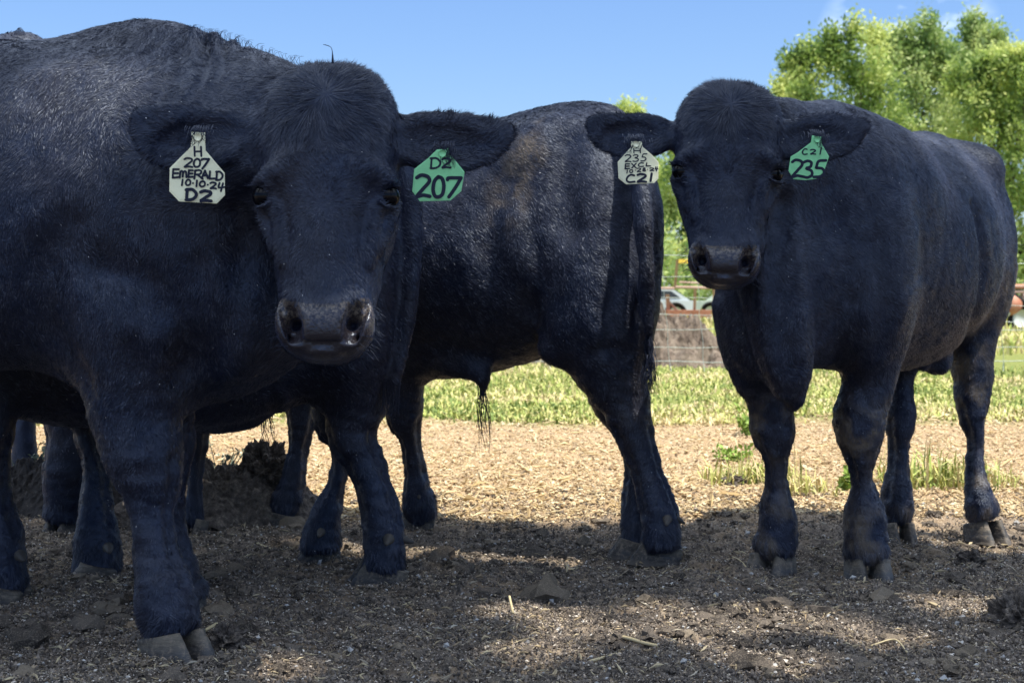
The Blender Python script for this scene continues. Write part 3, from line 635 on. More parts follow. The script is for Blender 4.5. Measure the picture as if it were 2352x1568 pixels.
ear_tag(rB, [(550, 400), (545, 520), (275, 820), (290, 1160), (450, 1285), (1020, 1260), (1110, 1170), (1120, 830), (960, 660), (790, 520), (760, 400)],
        [('H', (600, 550, 740, 640), 22)]+[(c, b, 24) for c, b in zip('235', [(425, 680, 545, 820), (585, 680, 705, 815), (750, 660, 870, 805)])] +
        [(c, b, 26) for c, b in zip('EXCL', [(425, 865, 520, 965), (560, 855, 650, 950), (695, 845, 805, 920), (860, 845, 950, 910)])] +
        [(c, b, 22) for c, b in zip('10.28.24', [(455, 995, 475, 1055), (518, 985, 582, 1045), (625, 985, 650, 1010), (668, 955, 745, 1028), (785, 948, 848, 1015), (875, 968, 900, 992), (935, 950, 1015, 1005), (1040, 925, 1100, 1008)])] +
        [('C', (450, 1090, 620, 1240), 40), ('2', (680, 1075, 855, 1235), 46), ('1', (930, 1065, 990, 1215), 48)], q7, s7, 3.405, M_TPALE, 'pale ear tag with handwriting on the right bull', 0., (650, 460))
ear_tag(rB, [(1020, 250), (1000, 380), (750, 570), (630, 640), (590, 900), (680, 1060), (900, 1080), (1100, 1055), (1240, 930), (1340, 640), (1200, 400), (1210, 280)],
        [('C', (840, 500, 930, 605), 26), ('2', (990, 515, 1085, 600), 26), ('1', (1150, 480, 1210, 600), 26), ('2', (655, 705, 845, 1015), 52), ('3', (845, 725, 1035, 1030), 52), ('5', (1050, 715, 1280, 1020), 52)],
        (1738.6, 280), .12403, 3.43, M_TGREEN, 'green ear tag with 235 in black on the right bull', .1, (1110, 330))
# ---- bull in the middle, rear half seen between the two heads
def sidecow(root, Fd, secs, legs, extra, H, Nh, side=None, tint=None, width=.0024, ears=None, hfl=None, hlen=.012, folds=()):
    torso(Fd, secs, .05, side=side)
    for l in legs: leg(Fd, *l)
    extra(Fd)
    for f in folds: fold(Fd, *f)
    if H is not None: model_head(Fd, H, ears or [[(-.2, .2, -.24, .055, .05), (-.3, .19, -.24, .07, .04), (-.45, .17, -.25, .11, .03), (-.62, .15, -.22, .05, .015)], [(.2, .2, -.24, .055, .05), (.3, .19, -.24, .07, .04), (.45, .17, -.25, .11, .03), (.62, .15, -.22, .05, .015)]], False)
    def fl(p, n):
        d = np.stack([.75+0*p[:, 0], 0*p[:, 0], -.8+0*p[:, 0]], 1); d[p[:, 2] < .5] = A(.1, 0, -1)
        return d+.45*np.stack([vnoise(p*9+k*31) for k in range(3)], 1)
    return finish(root, Fd, Nh, (lambda p, n: np.where(p[:, 2] < .105, .019, np.where(p[:, 2] < .45, .009, hlen))+0*p[:, 0]), hfl or fl, tint, None, width)
rC = empty('black_bull', A(0, 4.5, 0))
tag(rC, 'middle black bull seen side on from behind, rump and hanging tail towards the right bull', 'bull', 'black angus cattle in the yard')
F = Field(np.arange(-1.05, .60, .0085), np.arange(3.98, 5.25, .0105), np.arange(0, 1.36, .0085))
def exC(F):
    F.tube([P(1130, 310, 4.58), P(1240, 275, 4.48), P(1310, 262, 4.40), P(1380, 262, 4.34), P(1425, 285, 4.30), P(1455, 325, 4.28)], [.03, .03, .03, .03, .03, .03], k=.05)
    F.ell(P(1390, 560, 4.27), A(.12, .12, .24), k=.12); F.ell(P(1375, 700, 4.26), A(.12, .11, .17), k=.12); F.ell(P(1240, 350, 4.32), A(.10, .08, .08), k=.07)
    F.ell(P(1120, 560, 4.42), A(.36, .14, .24), k=.10)
    F.tube([P(1440, 300, 4.24), P(1462, 370, 4.15), P(1474, 470, 4.09), P(1480, 600, 4.07), P(1486, 700, 4.09), P(1490, 760, 4.10)], [.034, .032, .028, .025, .021, .014], k=.012)
    F.tube([P(1300, 760, 4.25), P(1270, 800, 4.25), P(1292, 822, 4.25)], [.06, .045, .02], k=.06)                               # flank fold
    F.tube([P(1040, 830, 4.45), P(1100, 855, 4.42), P(1112, 885, 4.42)], [.05, .035, .018], k=.05)                             # sheath
    F.tube([P(760, 480, 4.8), P(690, 450, 4.84), P(640, 420, 4.9)], [.19, .15, .11], k=.08)
    F.ell(P(900, 620, 4.62), A(.2, .15, .3), k=.08)
HC = Head(P(630, 330, 4.86), (0, .1, 1), 0, .47)
mC = lambda p: (np.clip(1.3-np.hypot((p[:, 0]-.03-(p[:, 2]-1.15)*.35)/.07, (p[:, 2]-1.10)/.20), 0, 1)+.6*np.exp(-((p[:, 2]-.5)/.15)**2)*(p[:, 0] > .3)*.3)*np.clip(.4+fbm(p*25, 2), 0, 1)*.9
sidecow(rC, F, [(1456, 400, 620, 4.24, .05), (1432, 330, 690, 4.27, .095), (1396, 280, 755, 4.31, .15), (1345, 252, 778, 4.37, .22), (1290, 256, 775, 4.44, .28), (1220, 270, 805, 4.50, .30), (1130, 295, 848, 4.57, .32),
                (1040, 290, 868, 4.64, .33), (950, 290, 862, 4.70, .31), (870, 285, 850, 4.76, .27), (800, 300, 800, 4.80, .22), (745, 330, 720, 4.84, .16)],
        [([(680, 1320, 1480), (740, 1300, 1490), (790, 1298, 1490), (836, 1318, 1482), (879, 1345, 1486), (917, 1372, 1492), (941, 1386, 1494), (980, 1404, 1500), (1028, 1428, 1508), (1085, 1448, 1523), (1130, 1460, 1541), (1171, 1470, 1556), (1200, 1475, 1560), (1232, 1476, 1562), (1256, 1478, 1562)], 4.30, 4.16, 1.05, .09),
         ([(760, 1330, 1450), (900, 1350, 1452), (980, 1405, 1480), (1056, 1433, 1486), (1110, 1432, 1484), (1152, 1427, 1492), (1215, 1427, 1488), (1250, 1428, 1490)], 4.52, 4.30, 1.1, .05),
         ([(700, 860, 1010), (800, 868, 990), (860, 874, 977), (908, 880, 974), (965, 888, 971), (1008, 915, 967), (1071, 926, 978), (1123, 925, 991), (1152, 923, 1002), (1180, 928, 1004)], 4.60, 4.82, 1.1, .05),
         ([(780, 655, 800), (860, 652, 745), (920, 656, 735), (977, 658, 724), (1032, 658, 711), (1074, 652, 708), (1118, 640, 702), (1150, 625, 692), (1180, 612, 682)], 4.88, 4.86, 1.1, .05)],
        exC, HC, 400000, (.52, .85, 0), mC, .0020, folds=[([(1450, 430), (1457, 560), (1460, 690), (1462, 770)], .012, .025), ([(1250, 800), (1225, 730), (1195, 650)], .018, .05), ([(1415, 640), (1400, 730), (1412, 800), (1440, 860)], .012, .04), ([(1340, 830), (1390, 800), (1440, 815)], .010, .03), ([(1150, 420), (1120, 520), (1130, 640)], .016, .09), ([(1300, 330), (1290, 420), (1310, 520)], .016, .09), ([(1385, 880), (1430, 905), (1470, 900)], .007, .018), ([(1395, 915), (1440, 940), (1480, 930)], .006, .018)])
M_ = [hoof(rC, *P(1513, 1290, gd(1290)+.02)[:2], 3.05, .115, .150, .072), hoof(rC, *P(1450, 1278, 4.28)[:2], 3.1, .10, .12, .06), hoof(rC, *P(962, 1208, 4.83)[:2], 3.2, .11, .12, .06), hoof(rC, *P(636, 1208, 4.84)[:2], 3.2, .10, .13, .06)]
dewclaw(rC, P(1532, 1198, 4.09), .020, (-.2, -1, -.35)); dewclaw(rC, P(1560, 1194, 4.15), .018, (1, .1, -.6)); dewclaw(rC, P(962, 1137, 4.75), .018, (.2, -1, -.5)); dewclaw(rC, P(990, 1135, 4.80), .018, (1, 0, -.4))
strands(rC, 'sheath_hair', [[P(1108+rng.normal(0, 8), 880, 4.42)]+[P(1108+a+rng.normal(0, 4), y, 4.42) for y, a in ((920, dx*.6), (965, dx+6*math.sin(i)), (1000+20*(i % 3), dx*1.1+5))] for i, dx in enumerate(np.linspace(-14, 18, 24))], .0016, .0004)
strands(rC, 'tail_switch', [[P(1478+rng.normal(0, 7), 690+rng.uniform(-60, 40), 4.13+rng.normal(0, .01))]+[P(1490+a*k_+w_*math.sin(k_*9+i), 740+k_*150, 4.12+rng.normal(0, .01)) for k_ in (.1, .35, .6, .85, e_)] for i, (a, w_, e_) in enumerate(zip(rng.normal(0, 9, 120), rng.uniform(2, 8, 120), rng.uniform(.9, 1.15, 120)))], .0014, .0004)
# ---- bull behind the big head, only legs, belly and rump show
rD = empty('black_bull', A(-.8, 3.85, 0))
tag(rD, 'black bull behind the big bull, its hind legs showing below the big head', 'bull', 'black angus cattle in the yard')
F = Field(np.concatenate([np.arange(-2.3, -1.35, .016), np.arange(-1.35, -.20, .009)]), np.arange(3.40, 4.45, .012), np.arange(0, 1.36, .009))
def exD(F):
    F.ell(P(815, 600, 3.80), A(.12, .13, .24), k=.06); F.ell(P(800, 780, 3.80), A(.10, .11, .13), k=.06); F.ell(P(70, 640, 3.72), A(.14, .15, .3), k=.08)
    F.tube([P(880, 270, 3.9), P(925, 340, 3.82), P(945, 460, 3.78), P(942, 640, 3.78), P(925, 780, 3.8), P(905, 880, 3.8)], [.04, .036, .03, .026, .022, .014], k=.02)
    F.tube([P(500, 940, 3.9), P(570, 945, 3.9), P(612, 925, 3.9)], [.06, .045, .02], k=.04)
    F.tube([P(-120, 480, 3.74), P(-220, 520, 3.72), P(-300, 560, 3.70)], [.19, .15, .12], k=.08)
HD = Head(A(-1.92, 3.62, 1.05), (.3, .3, .9), .6, .47)
sidecow(rD, F, [(915, 450, 680, 3.93, .12), (885, 370, 760, 3.93, .17), (840, 305, 815, 3.93, .22), (780, 265, 840, 3.93, .25), (700, 255, 855, 3.92, .28), (620, 250, 890, 3.91, .29), (545, 250, 965, 3.9, .30),
                (430, 230, 992, 3.87, .31), (300, 230, 986, 3.84, .31), (160, 230, 978, 3.81, .29), (30, 235, 940, 3.78, .25), (-60, 245, 880, 3.76, .21), (-140, 280, 790, 3.74, .16)],
        [([(700, 700, 925), (780, 700, 918), (850, 705, 916), (905, 725, 905), (950, 742, 884), (985, 748, 864), (1018, 760, 870), (1047, 786, 878), (1104, 814, 894), (1152, 825, 914), (1200, 834, 930), (1258, 838, 932), (1290, 834, 932), (1305, 832, 932)], 3.90, 3.84, 1.05, .09),
         ([(840, 700, 840), (920, 715, 830), (984, 725, 818), (1010, 748, 812), (1051, 757, 806), (1118, 748, 797), (1151, 728, 791), (1210, 704, 784), (1240, 692, 784), (1255, 690, 786)], 4.15, 4.16, 1.1, .05),
         ([(860, 150, 260), (940, 155, 235), (992, 165, 223), (1059, 184, 244), (1100, 186, 250), (1152, 182, 256), (1207, 175, 268), (1263, 170, 276), (1290, 168, 280), (1308, 168, 282)], 3.98, 3.94, 1.1, .05),
         ([(800, -80, 60), (929, -55, 37), (995, -48, 35), (1047, -40, 24), (1114, -36, 24), (1181, -38, 38), (1219, -40, 54), (1286, -38, 60), (1330, -40, 60), (1350, -40, 60)], 3.62, 3.62, 1.1, .05)],
        exD, HD, 200000, None, None, .0026)
hoof(rD, *P(874, 1340, 3.85)[:2], 3.35, .125, .155, .072); hoof(rD, *P(735, 1285, 4.18)[:2], 3.3, .11, .13, .06); hoof(rD, *P(222, 1337, 3.90)[:2], 3.2, .12, .13, .06); hoof(rD, *P(8, 1390, 3.60)[:2], 3.1, .12, .13, .065)
dewclaw(rD, P(890, 1243, 3.76), .022, (-.1, -1, -.2)); dewclaw(rD, P(933, 1240, 3.84), .020, (1, 0, -.3)); dewclaw(rD, P(735, 1226, 4.09), .018, (-.1, -1, -.3))
dewclaw(rD, P(250, 1262, 3.83), .021, (.4, -1, -.2)); dewclaw(rD, P(50, 1280, 3.54), .021, (.6, -1, -.2))
strands(rD, 'sheath_hair', [[P(612+rng.normal(0, 8), 915, 3.9)]+[P(612+a+rng.normal(0, 4), y, 3.9) for y, a in ((945, dx*.6), (980, dx+5*math.sin(i)), (1000+16*(i % 3), dx*1.1+5))] for i, dx in enumerate(np.linspace(-16, 16, 20))], .0014, .0004)
strands(rD, 'tail_switch', [[P(900+rng.normal(0, 7), 840+rng.uniform(-40, 30), 3.79)]+[P(898+a+3*math.sin(k_*7+i), 860+k_*95, 3.79) for k_ in (.2, .6, e_)] for i, (a, e_) in enumerate(zip(rng.normal(0, 8, 70), rng.uniform(.7, 1.05, 70)))], .0014, .0004)
# ---- bull far left at the back: legs under the bellies and the top of its poll over the big bull's back
rE = empty('black_bull', A(-1.25, 5.0, 0))
tag(rE, 'rearmost black bull, only its poll shows over the big bull at the left edge', 'bull', 'black angus cattle in the yard')
F = Field(np.concatenate([np.arange(-2.35, -1.95, .015), np.arange(-1.95, -1.15, .007), np.arange(-1.15, -.8, .012)]), np.concatenate([np.arange(4.3, 4.5, .012), np.arange(4.5, 4.95, .007), np.arange(4.95, 5.95, .016)]), np.concatenate([np.arange(0, 1.1, .013), np.arange(1.1, 1.68, .007)]))
HE = Head(P(45, 72, 4.72), (0, .1, 1), -.3, .47)
eE = nrm(A(-.35, .9, 0)); sE = A(eE[1], -eE[0], 0)
def exE(F):
    T = [(-.1, .85, .22, .15), (.05, .87, .34, .23), (.3, .88, .36, .29), (.6, .88, .37, .31), (.85, .92, .34, .27), (1.0, .95, .26, .18)]
    F.tube([A(-1.26, 4.66, z)+eE*u for u, z, h, w in T], [w for *_, w in T], [h for _, _, h, w in T], side=sE, k=.05, n=4)
    F.tube([A(-1.34, 4.72, 1.1), A(-1.45, 4.72, 1.25), HE(0, .3, -.35)], [.2, .16, .12], k=.08)
    for sx, sy in ((-1.55, 5.5), (-1.8, 5.45)): genleg(F, (sx, sy, .8), (sx, sy+.03, .45), (sx, sy, .15), (sx, sy, .06), (.13, .09, .05, .04, .05, .045))
sidecow(rE, F, [(300, 400, 900, 4.75, .2), (310, 400, 900, 4.8, .2)],
        [([(800, 395, 520), (900, 400, 500), (990, 424, 484), (1030, 424, 478), (1060, 426, 470), (1130, 428, 464), (1180, 424, 468), (1205, 424, 468)], 4.66, 4.66, 1.1, .05),
         ([(800, 80, 260), (900, 92, 255), (985, 108, 240), (1040, 106, 228), (1090, 98, 205), (1150, 104, 186), (1190, 100, 182)], 4.70, 4.70, 1.1, .05)],
        exE, HE, 90000, None, None, .003)
hoof(rE, *P(446, 1225, 4.66)[:2], -1.7, .10, .13, .06); hoof(rE, *P(140, 1225, 4.70)[:2], -1.7, .10, .13, .06); hoof(rE, -1.55, 5.47, -1.4, .10, .13, .06); hoof(rE, -1.8, 5.42, -1.4, .10, .13, .06)
strands(rE, 'poll_hair', [[P(45+dx, 82, 4.74), P(45+dx*.7, 72, 4.74), P(45+dx*.2, 66-rng.uniform(0, 3), 4.74)] for dx in np.linspace(-14, 14, 16)], .0010, .0004)
# ---------------------------------------------------------------- the setting and everything around the cattle
# ---------------------------------------------------------------- ground, litter, grass
PR = np.stack([rng.uniform(-1.3, 2.0, 95), rng.uniform(2.75, 5.6, 95), rng.uniform(.035, .075, 95), rng.uniform(.008, .024, 95)], 1)
def ground_z(x, y):
    p = np.stack([x, y, 0*x], 1); near = np.clip((9-y)/2, 0, 1)
    z = (.010*fbm(p*2.2, 2)+.008*fbm(p*9, 3, .6)+.0075*fbm(p*34, 3, .65))*(.35+.65*near)
    z = z+.05*np.clip((y-9)/6, 0, 1)*vnoise(p*.35)+.014*near*fbm(p*1.1+9, 2)
    for a, b, r_, h_ in PR:
        m = (np.abs(x-a) < .2) & (np.abs(y-b) < .2); d2 = ((x[m]-a)**2+(y[m]-b)**2)/r_**2; z[m] += h_*(-np.exp(-d2)+.55*np.exp(-(np.sqrt(d2)-1.35)**2*6))
    return z
GXs = np.concatenate([-np.geomspace(3.2, 700, 40)[::-1], np.arange(-3.18, -1.7, .03), np.arange(-1.7, 1.72, .0088), np.arange(1.74, 3.2, .03), np.geomspace(3.2, 700, 40)])
GYs = np.concatenate([np.arange(-40, 0, 4), np.arange(0, 2.5, .1), np.arange(2.5, 5.6, .0085), np.arange(5.6, 9, .022), np.arange(9, 16, .12), np.geomspace(16, 900, 40)])
gx, gy = np.meshgrid(GXs, GYs, indexing='ij'); gxr, gyr = gx.ravel(), gy.ravel()
GV = np.stack([gxr, gyr, ground_z(gxr, gyr)], 1)
# hooves press hollows with a soft rim
a_, b_ = len(GXs), len(GYs); ii = (np.arange(a_-1)[:, None]*b_+np.arange(b_-1)[None]).ravel()
def ground_build(t, b):
    c = t.nodes.new('ShaderNodeTexCoord'); sx = t.nodes.new('ShaderNodeSeparateXYZ'); t.links.new(c.outputs['Object'], sx.inputs[0])
    def plus(a, f):
        m = t.nodes.new('ShaderNodeMath'); m.operation = 'MULTIPLY_ADD'; t.links.new(a, m.inputs[0]); m.inputs[1].default_value = f; t.links.new(sx.outputs['Y'], m.inputs[2]); return m.outputs[0]
    n1 = nnode(t, 3.2, 5, .65); n2 = nnode(t, 42, 5, .75); n3 = nnode(t, 130, 3, .7); n4 = nnode(t, .9, 3, .6)
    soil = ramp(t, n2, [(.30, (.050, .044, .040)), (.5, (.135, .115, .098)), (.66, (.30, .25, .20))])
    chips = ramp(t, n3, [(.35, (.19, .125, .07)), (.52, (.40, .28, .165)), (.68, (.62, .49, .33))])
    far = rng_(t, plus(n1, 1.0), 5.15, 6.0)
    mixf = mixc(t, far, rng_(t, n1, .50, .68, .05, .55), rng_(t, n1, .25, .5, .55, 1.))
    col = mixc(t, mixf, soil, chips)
    g = ramp(t, nnode(t, 24, 5, .7), [(.3, (.09, .10, .03)), (.5, (.17, .20, .055)), (.7, (.30, .27, .10))])
    col = mixc(t, rng_(t, plus(n4, 1.6), 9.2, 9.9), col, g)
    g2 = ramp(t, nnode(t, .8, 4, .7), [(.35, (.15, .18, .05)), (.6, (.30, .30, .11))])
    col = mixc(t, rng_(t, sx.outputs['Y'], 18, 22), col, g2); t.links.new(col, b.inputs['Base Color'])
    bump(t, b, n2, .8, .012)
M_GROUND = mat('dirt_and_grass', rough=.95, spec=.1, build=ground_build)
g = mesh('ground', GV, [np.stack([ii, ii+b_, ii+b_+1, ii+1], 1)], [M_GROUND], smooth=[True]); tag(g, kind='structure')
def scatter(n, y0, y1, pw=2.0, mar=.15):
    """points on the ground denser near the camera: equal numbers per picture area for pw=2."""
    u = rng.random(n); k = pw-1
    y = (y0**-k+u*(y1**-k-y0**-k))**(-1/k); x = rng.uniform(-1, 1, n)*(.36*y+mar); return x, y
def flecks(n, y0, y1, size, asp, cols, name, lab, cat, pw=2., rise=.006, thick=.25, curl=0., keep=None):
    x, y = scatter(n, y0, y1, pw)
    if keep is not None: m = keep(x, y); x, y = x[m], y[m]; n = len(x)
    L = size*np.exp(np.clip(rng.normal(0, .42, n), -1, .9)); Wd = L/asp*np.exp(rng.normal(0, .3, n)); H = Wd*thick
    yaw = rng.uniform(0, 2*math.pi, n); pt = rng.normal(0, .30, n)
    f = np.stack([np.cos(yaw)*np.cos(pt), np.sin(yaw)*np.cos(pt), np.sin(pt)], 1); s_ = nrm(np.cross(f, A(0, 0, 1)[None]+rng.normal(0, .3, (n, 3)))); u_ = np.cross(s_, f)
    c = np.stack([x, y, ground_z(x, y)+rise*rng.random(n)+.001], 1)
    mid = u_*(curl*L*rng.normal(0, 1, n))[:, None]
    j = lambda: rng.uniform(.7, 1.25, (n, 1))
    V = np.stack([c-f*L[:, None]/2, c+mid+s_*(Wd/2)[:, None]*j()-f*(L*.12)[:, None], c+mid-s_*(Wd/2)[:, None]*j()+f*(L*.1)[:, None], c+f*L[:, None]/2*j(), c+mid+u_*H[:, None], c+mid-u_*H[:, None]], 1)
    b = np.arange(n)[:, None]*6
    T = np.array([[0, 1, 4], [1, 3, 4], [3, 2, 4], [2, 0, 4], [1, 0, 5], [3, 1, 5], [2, 3, 5], [0, 2, 5]])
    Fc = (b[:, :, None]+T[None]).reshape(-1, 3)
    def cb(t, bb):
        r = ramp(t, attr(t, 'rnd'), [(i/(len(cols)-1), q) for i, q in enumerate(cols)]); t.links.new(r, bb.inputs['Base Color'])
    o = mesh(name, V.reshape(-1, 3), [Fc], [mat(name+'_mat', rough=.85, spec=.15, build=cb)], smooth=[False], attrs={'rnd': np.repeat(rng.random(n), 6)})
    return tag(o, lab, cat, kind='stuff')
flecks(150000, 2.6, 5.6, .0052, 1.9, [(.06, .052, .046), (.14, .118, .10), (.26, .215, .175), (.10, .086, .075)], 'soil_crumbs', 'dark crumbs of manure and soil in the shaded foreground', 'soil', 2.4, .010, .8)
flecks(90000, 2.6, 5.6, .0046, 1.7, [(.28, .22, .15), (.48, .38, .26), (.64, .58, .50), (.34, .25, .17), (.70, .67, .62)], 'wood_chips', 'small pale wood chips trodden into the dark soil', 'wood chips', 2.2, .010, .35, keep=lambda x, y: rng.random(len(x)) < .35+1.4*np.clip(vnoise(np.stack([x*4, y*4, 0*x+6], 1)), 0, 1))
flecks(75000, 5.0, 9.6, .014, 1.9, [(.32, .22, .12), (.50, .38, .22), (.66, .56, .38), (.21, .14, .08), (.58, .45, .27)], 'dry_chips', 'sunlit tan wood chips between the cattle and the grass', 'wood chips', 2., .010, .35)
flecks(24000, 2.6, 6.0, .018, 9, [(.30, .23, .14), (.50, .42, .27), (.22, .16, .10), (.42, .38, .30)], 'straw_bits', 'short broken straws strewn over the dark soil', 'straw', 2.3, .014, .6, .12, keep=lambda x, y: rng.random(len(x)) < .25+1.2*np.clip(vnoise(np.stack([x*3, y*3, 0*x+1], 1)), 0, 1))
flecks(7000, 5.0, 9.6, .045, 9, [(.50, .36, .18), (.62, .50, .30), (.36, .25, .13)], 'dry_straw', 'broken straws on the sunlit ground', 'straw', 2., .014, .6, .10)
flecks(1100, 2.6, 5.2, .010, 1.8, [(.34, .34, .34), (.45, .44, .42), (.28, .27, .26)], 'pale_fluff', 'pale grey shreds lying on the dark soil', 'litter', 2., .012, .5)
def ico():
    t = (1+5**.5)/2; v = [(-1, t, 0), (1, t, 0), (-1, -t, 0), (1, -t, 0), (0, -1, t), (0, 1, t), (0, -1, -t), (0, 1, -t), (t, 0, -1), (t, 0, 1), (-t, 0, -1), (-t, 0, 1)]
    f = [(0, 11, 5), (0, 5, 1), (0, 1, 7), (0, 7, 10), (0, 10, 11), (1, 5, 9), (5, 11, 4), (11, 10, 2), (10, 7, 6), (7, 1, 8), (3, 9, 4), (3, 4, 2), (3, 2, 6), (3, 6, 8), (3, 8, 9), (4, 9, 5), (2, 4, 11), (6, 2, 10), (8, 6, 7), (9, 8, 1)]
    v = [nrm(np.array(q, float)) for q in v]; c = {}; g = []
    def m(a, b):
        k = (min(a, b), max(a, b))
        if k not in c: v.append(nrm(v[a]+v[b])); c[k] = len(v)-1
        return c[k]
    for a, b, d in f: x, y, z = m(a, b), m(b, d), m(d, a); g += [(a, x, z), (b, y, x), (d, z, y), (x, y, z)]
    return np.array(v), np.array(g)
IV, IF = ico()
def lumps(n, size, cols, name, lab, cat, pw=2.3, sc_=3.4, off=11.):
    x, y = scatter(n, 2.6, 5.7, pw); k = rng.random(n) < .12+1.5*np.clip(vnoise(np.stack([x*sc_, y*sc_, 0*x+off], 1)), 0, 1); x, y = x[k], y[k]; n = len(x)
    var = np.stack([IV*(1+.55*fbm(IV*1.7+q*9.1, 3, .7))[:, None] for q in range(24)]); V = var[rng.integers(0, 24, n)]
    a = rng.uniform(0, 2*math.pi, n); ca, sa = np.cos(a)[:, None], np.sin(a)[:, None]; r = (size*np.exp(rng.normal(0, .5, n)))[:, None]
    X, Y, Z = V[:, :, 0]*r*1.25, V[:, :, 1]*r, V[:, :, 2]*r*.7
    V = np.stack([X*ca-Y*sa+x[:, None], X*sa+Y*ca+y[:, None], Z+(ground_z(x, y))[:, None]+.15*r], -1)
    Fc = (np.arange(n)[:, None, None]*42+IF[None]).reshape(-1, 3)
    def cb(t, bb):
        c = ramp(t, attr(t, 'rnd'), [(i/(len(cols)-1), q) for i, q in enumerate(cols)]); c = mixc(t, rng_(t, nnode(t, 260, 3, .7), .5, .68, 0, .6), c, (.30, .25, .19)); t.links.new(c, bb.inputs['Base Color']); bump(t, bb, nnode(t, 300, 3, .7), .8, .004)
    tag(mesh(name, V.reshape(-1, 3), [Fc], [mat(name+'_mat', rough=.95, spec=.1, build=cb)], smooth=[False], attrs={'rnd': np.repeat(rng.random(n), 42)}), lab, cat, kind='stuff')
lumps(17000, .0066, [(.035, .030, .027), (.08, .067, .056), (.12, .10, .083), (.05, .043, .038)], 'soil_lumps', 'lumps of trampled dark soil and manure in the foreground', 'soil')
lumps(2500, .0085, [(.13, .105, .08), (.20, .165, .125), (.09, .075, .06)], 'dung_crumbs', 'drier brown dung crumbs strewn over the foreground soil', 'dung', 2.3, 2.6, 3.)
# larger dung clods
def clod(loc, r, name, lab, cat, m, grp=None, sq=.7, n=26, rough=.35, fr=1.):
    th = np.linspace(.02, math.pi-.02, n)[:, None]; ph = np.arange(2*n)[None]/(2*n)*2*math.pi
    V = np.stack([np.sin(th)*np.cos(ph), np.sin(th)*np.sin(ph), np.cos(th)+0*ph], -1).reshape(-1, 3)
    k = 1+rough*fbm(V*1.6*fr+np.array(loc)*3, 5, .65); V = V*k[:, None]*r*A(1, 1, sq)+np.array(loc); w = 2*n
    i = np.arange(n-1)[:, None]*w; j = np.arange(w)[None]; j2 = (j+1) % w
    Fc = np.stack([i+j, i+w+j, i+w+j2, i+j2], -1).reshape(-1, 4)
    o = mesh(name, V, [Fc], [m], smooth=[False], org=loc); return tag(o, lab, cat, grp)
def clod_b(t, b):
    c = ramp(t, nnode(t, 40, 5, .75), [(.35, (.045, .038, .035)), (.55, (.13, .11, .095)), (.72, (.30, .25, .20))]); t.links.new(c, b.inputs['Base Color']); bump(t, b, nnode(t, 90, 4, .7), .9, .01)
M_CLOD = mat('dung', rough=.95, spec=.1, build=clod_b)
clod(tuple(P(2335, 1425, gd(1450))), .052, 'dung_clod', 'dark lumpy clod of dung at the right edge of the foreground', 'dung clod', M_CLOD, 'dung clods', 1.0, 34, .5, 1.6)
clod(tuple(P(2232, 1290, gd(1300))), .033, 'dung_clod', 'small round dung clod behind the right bull', 'dung clod', M_CLOD, 'dung clods', .9, 26, .5, 1.6)
clod(tuple(P(1735, 1010, gd(1100)))*1 if False else tuple(P(1690, 1108, gd(1112))), .05, 'dung_clod', 'flat dark dung clod beside the weed on the sunlit ground', 'dung clod', M_CLOD, 'dung clods', .5, 26, .5, 1.6)
clod(tuple(P(520, 1475, gd(1490))), .035, 'dung_clod', 'crumbly brown dung clod beside the front hoof of the big bull', 'dung clod', M_CLOD, 'dung clods', .8, 30, .5, 2)
clod(tuple(P(385, 1512, gd(1522))), .022, 'dung_clod', 'dark crumb of dung against the near hoof of the big bull', 'dung clod', M_CLOD, 'dung clods', .9, 26, .5, 2)
clod(tuple(P(310, 1440, gd(1452))), .020, 'dung_clod', 'tan dry dung clod left of the near hoof of the big bull', 'dung clod', mat('dry_dung', (.28, .21, .14), .95, .1), 'dung clods', .6, 22, .4, 2)
M_CLOD_SHADE = mat('shade_darkened_dung', rough=.7, spec=.2, build=lambda t, b: (t.links.new(ramp(t, nnode(t, 40, 5, .75), [(.4, (.010, .009, .010)), (.6, (.028, .024, .022)), (.75, (.12, .10, .085))]), b.inputs['Base Color'])))  # darker copy of the dung colour with the shade under the bulls put in
# a few longer stalks
def stalk(pts, r, lab):
    c = spl([A(*(P(x, y, gd(y))*A(1, 1, 0)))+A(0, 0, .008+h) for x, y, h in pts], 5); mb = MB(); mb.tube(c, r, 5); o = mb.build('straw_stalk', M_STALK, org=c.mean(0)); tag(o, lab, 'straw', 'straw stalks on the soil')
M_STALK = mat('straw', (.50, .41, .24), .7, .3)
stalk([(1421, 1475, .006), (1450, 1486, .010), (1485, 1492, .006), (1545, 1502, .004)], .0042, 'long bent straw stalk lying below the middle of the foreground')
stalk([(1353, 1532, .004), (1423, 1519, .010)], .0036, 'straight pale straw stalk near the bottom edge')
stalk([(1170, 1388, .012), (1178, 1418, .004)], .0032, 'short upright straw by the sun patch')
stalk([(590, 1256, .004), (648, 1280, .006)], .0025, 'thin dark straw between the legs of the rear bulls')
stalk([(470, 1466, .01), (498, 1454, .014)], .0040, 'pale split straw beside the near hoof of the big bull')
stalk([(553, 1523, .004), (577, 1512, .012), (590, 1522, .004)], .0022, 'forked straw on the soil right of the big bull hoof')
stalk([(1683, 1293, .01), (1700, 1310, .02), (1722, 1322, .004)], .0022, 'curled straw at the toe of the right bull')
stalk([(2000, 1495, .004), (2055, 1487, .01), (2085, 1512, .004)], .0020, 'thin bent straw at the lower right')
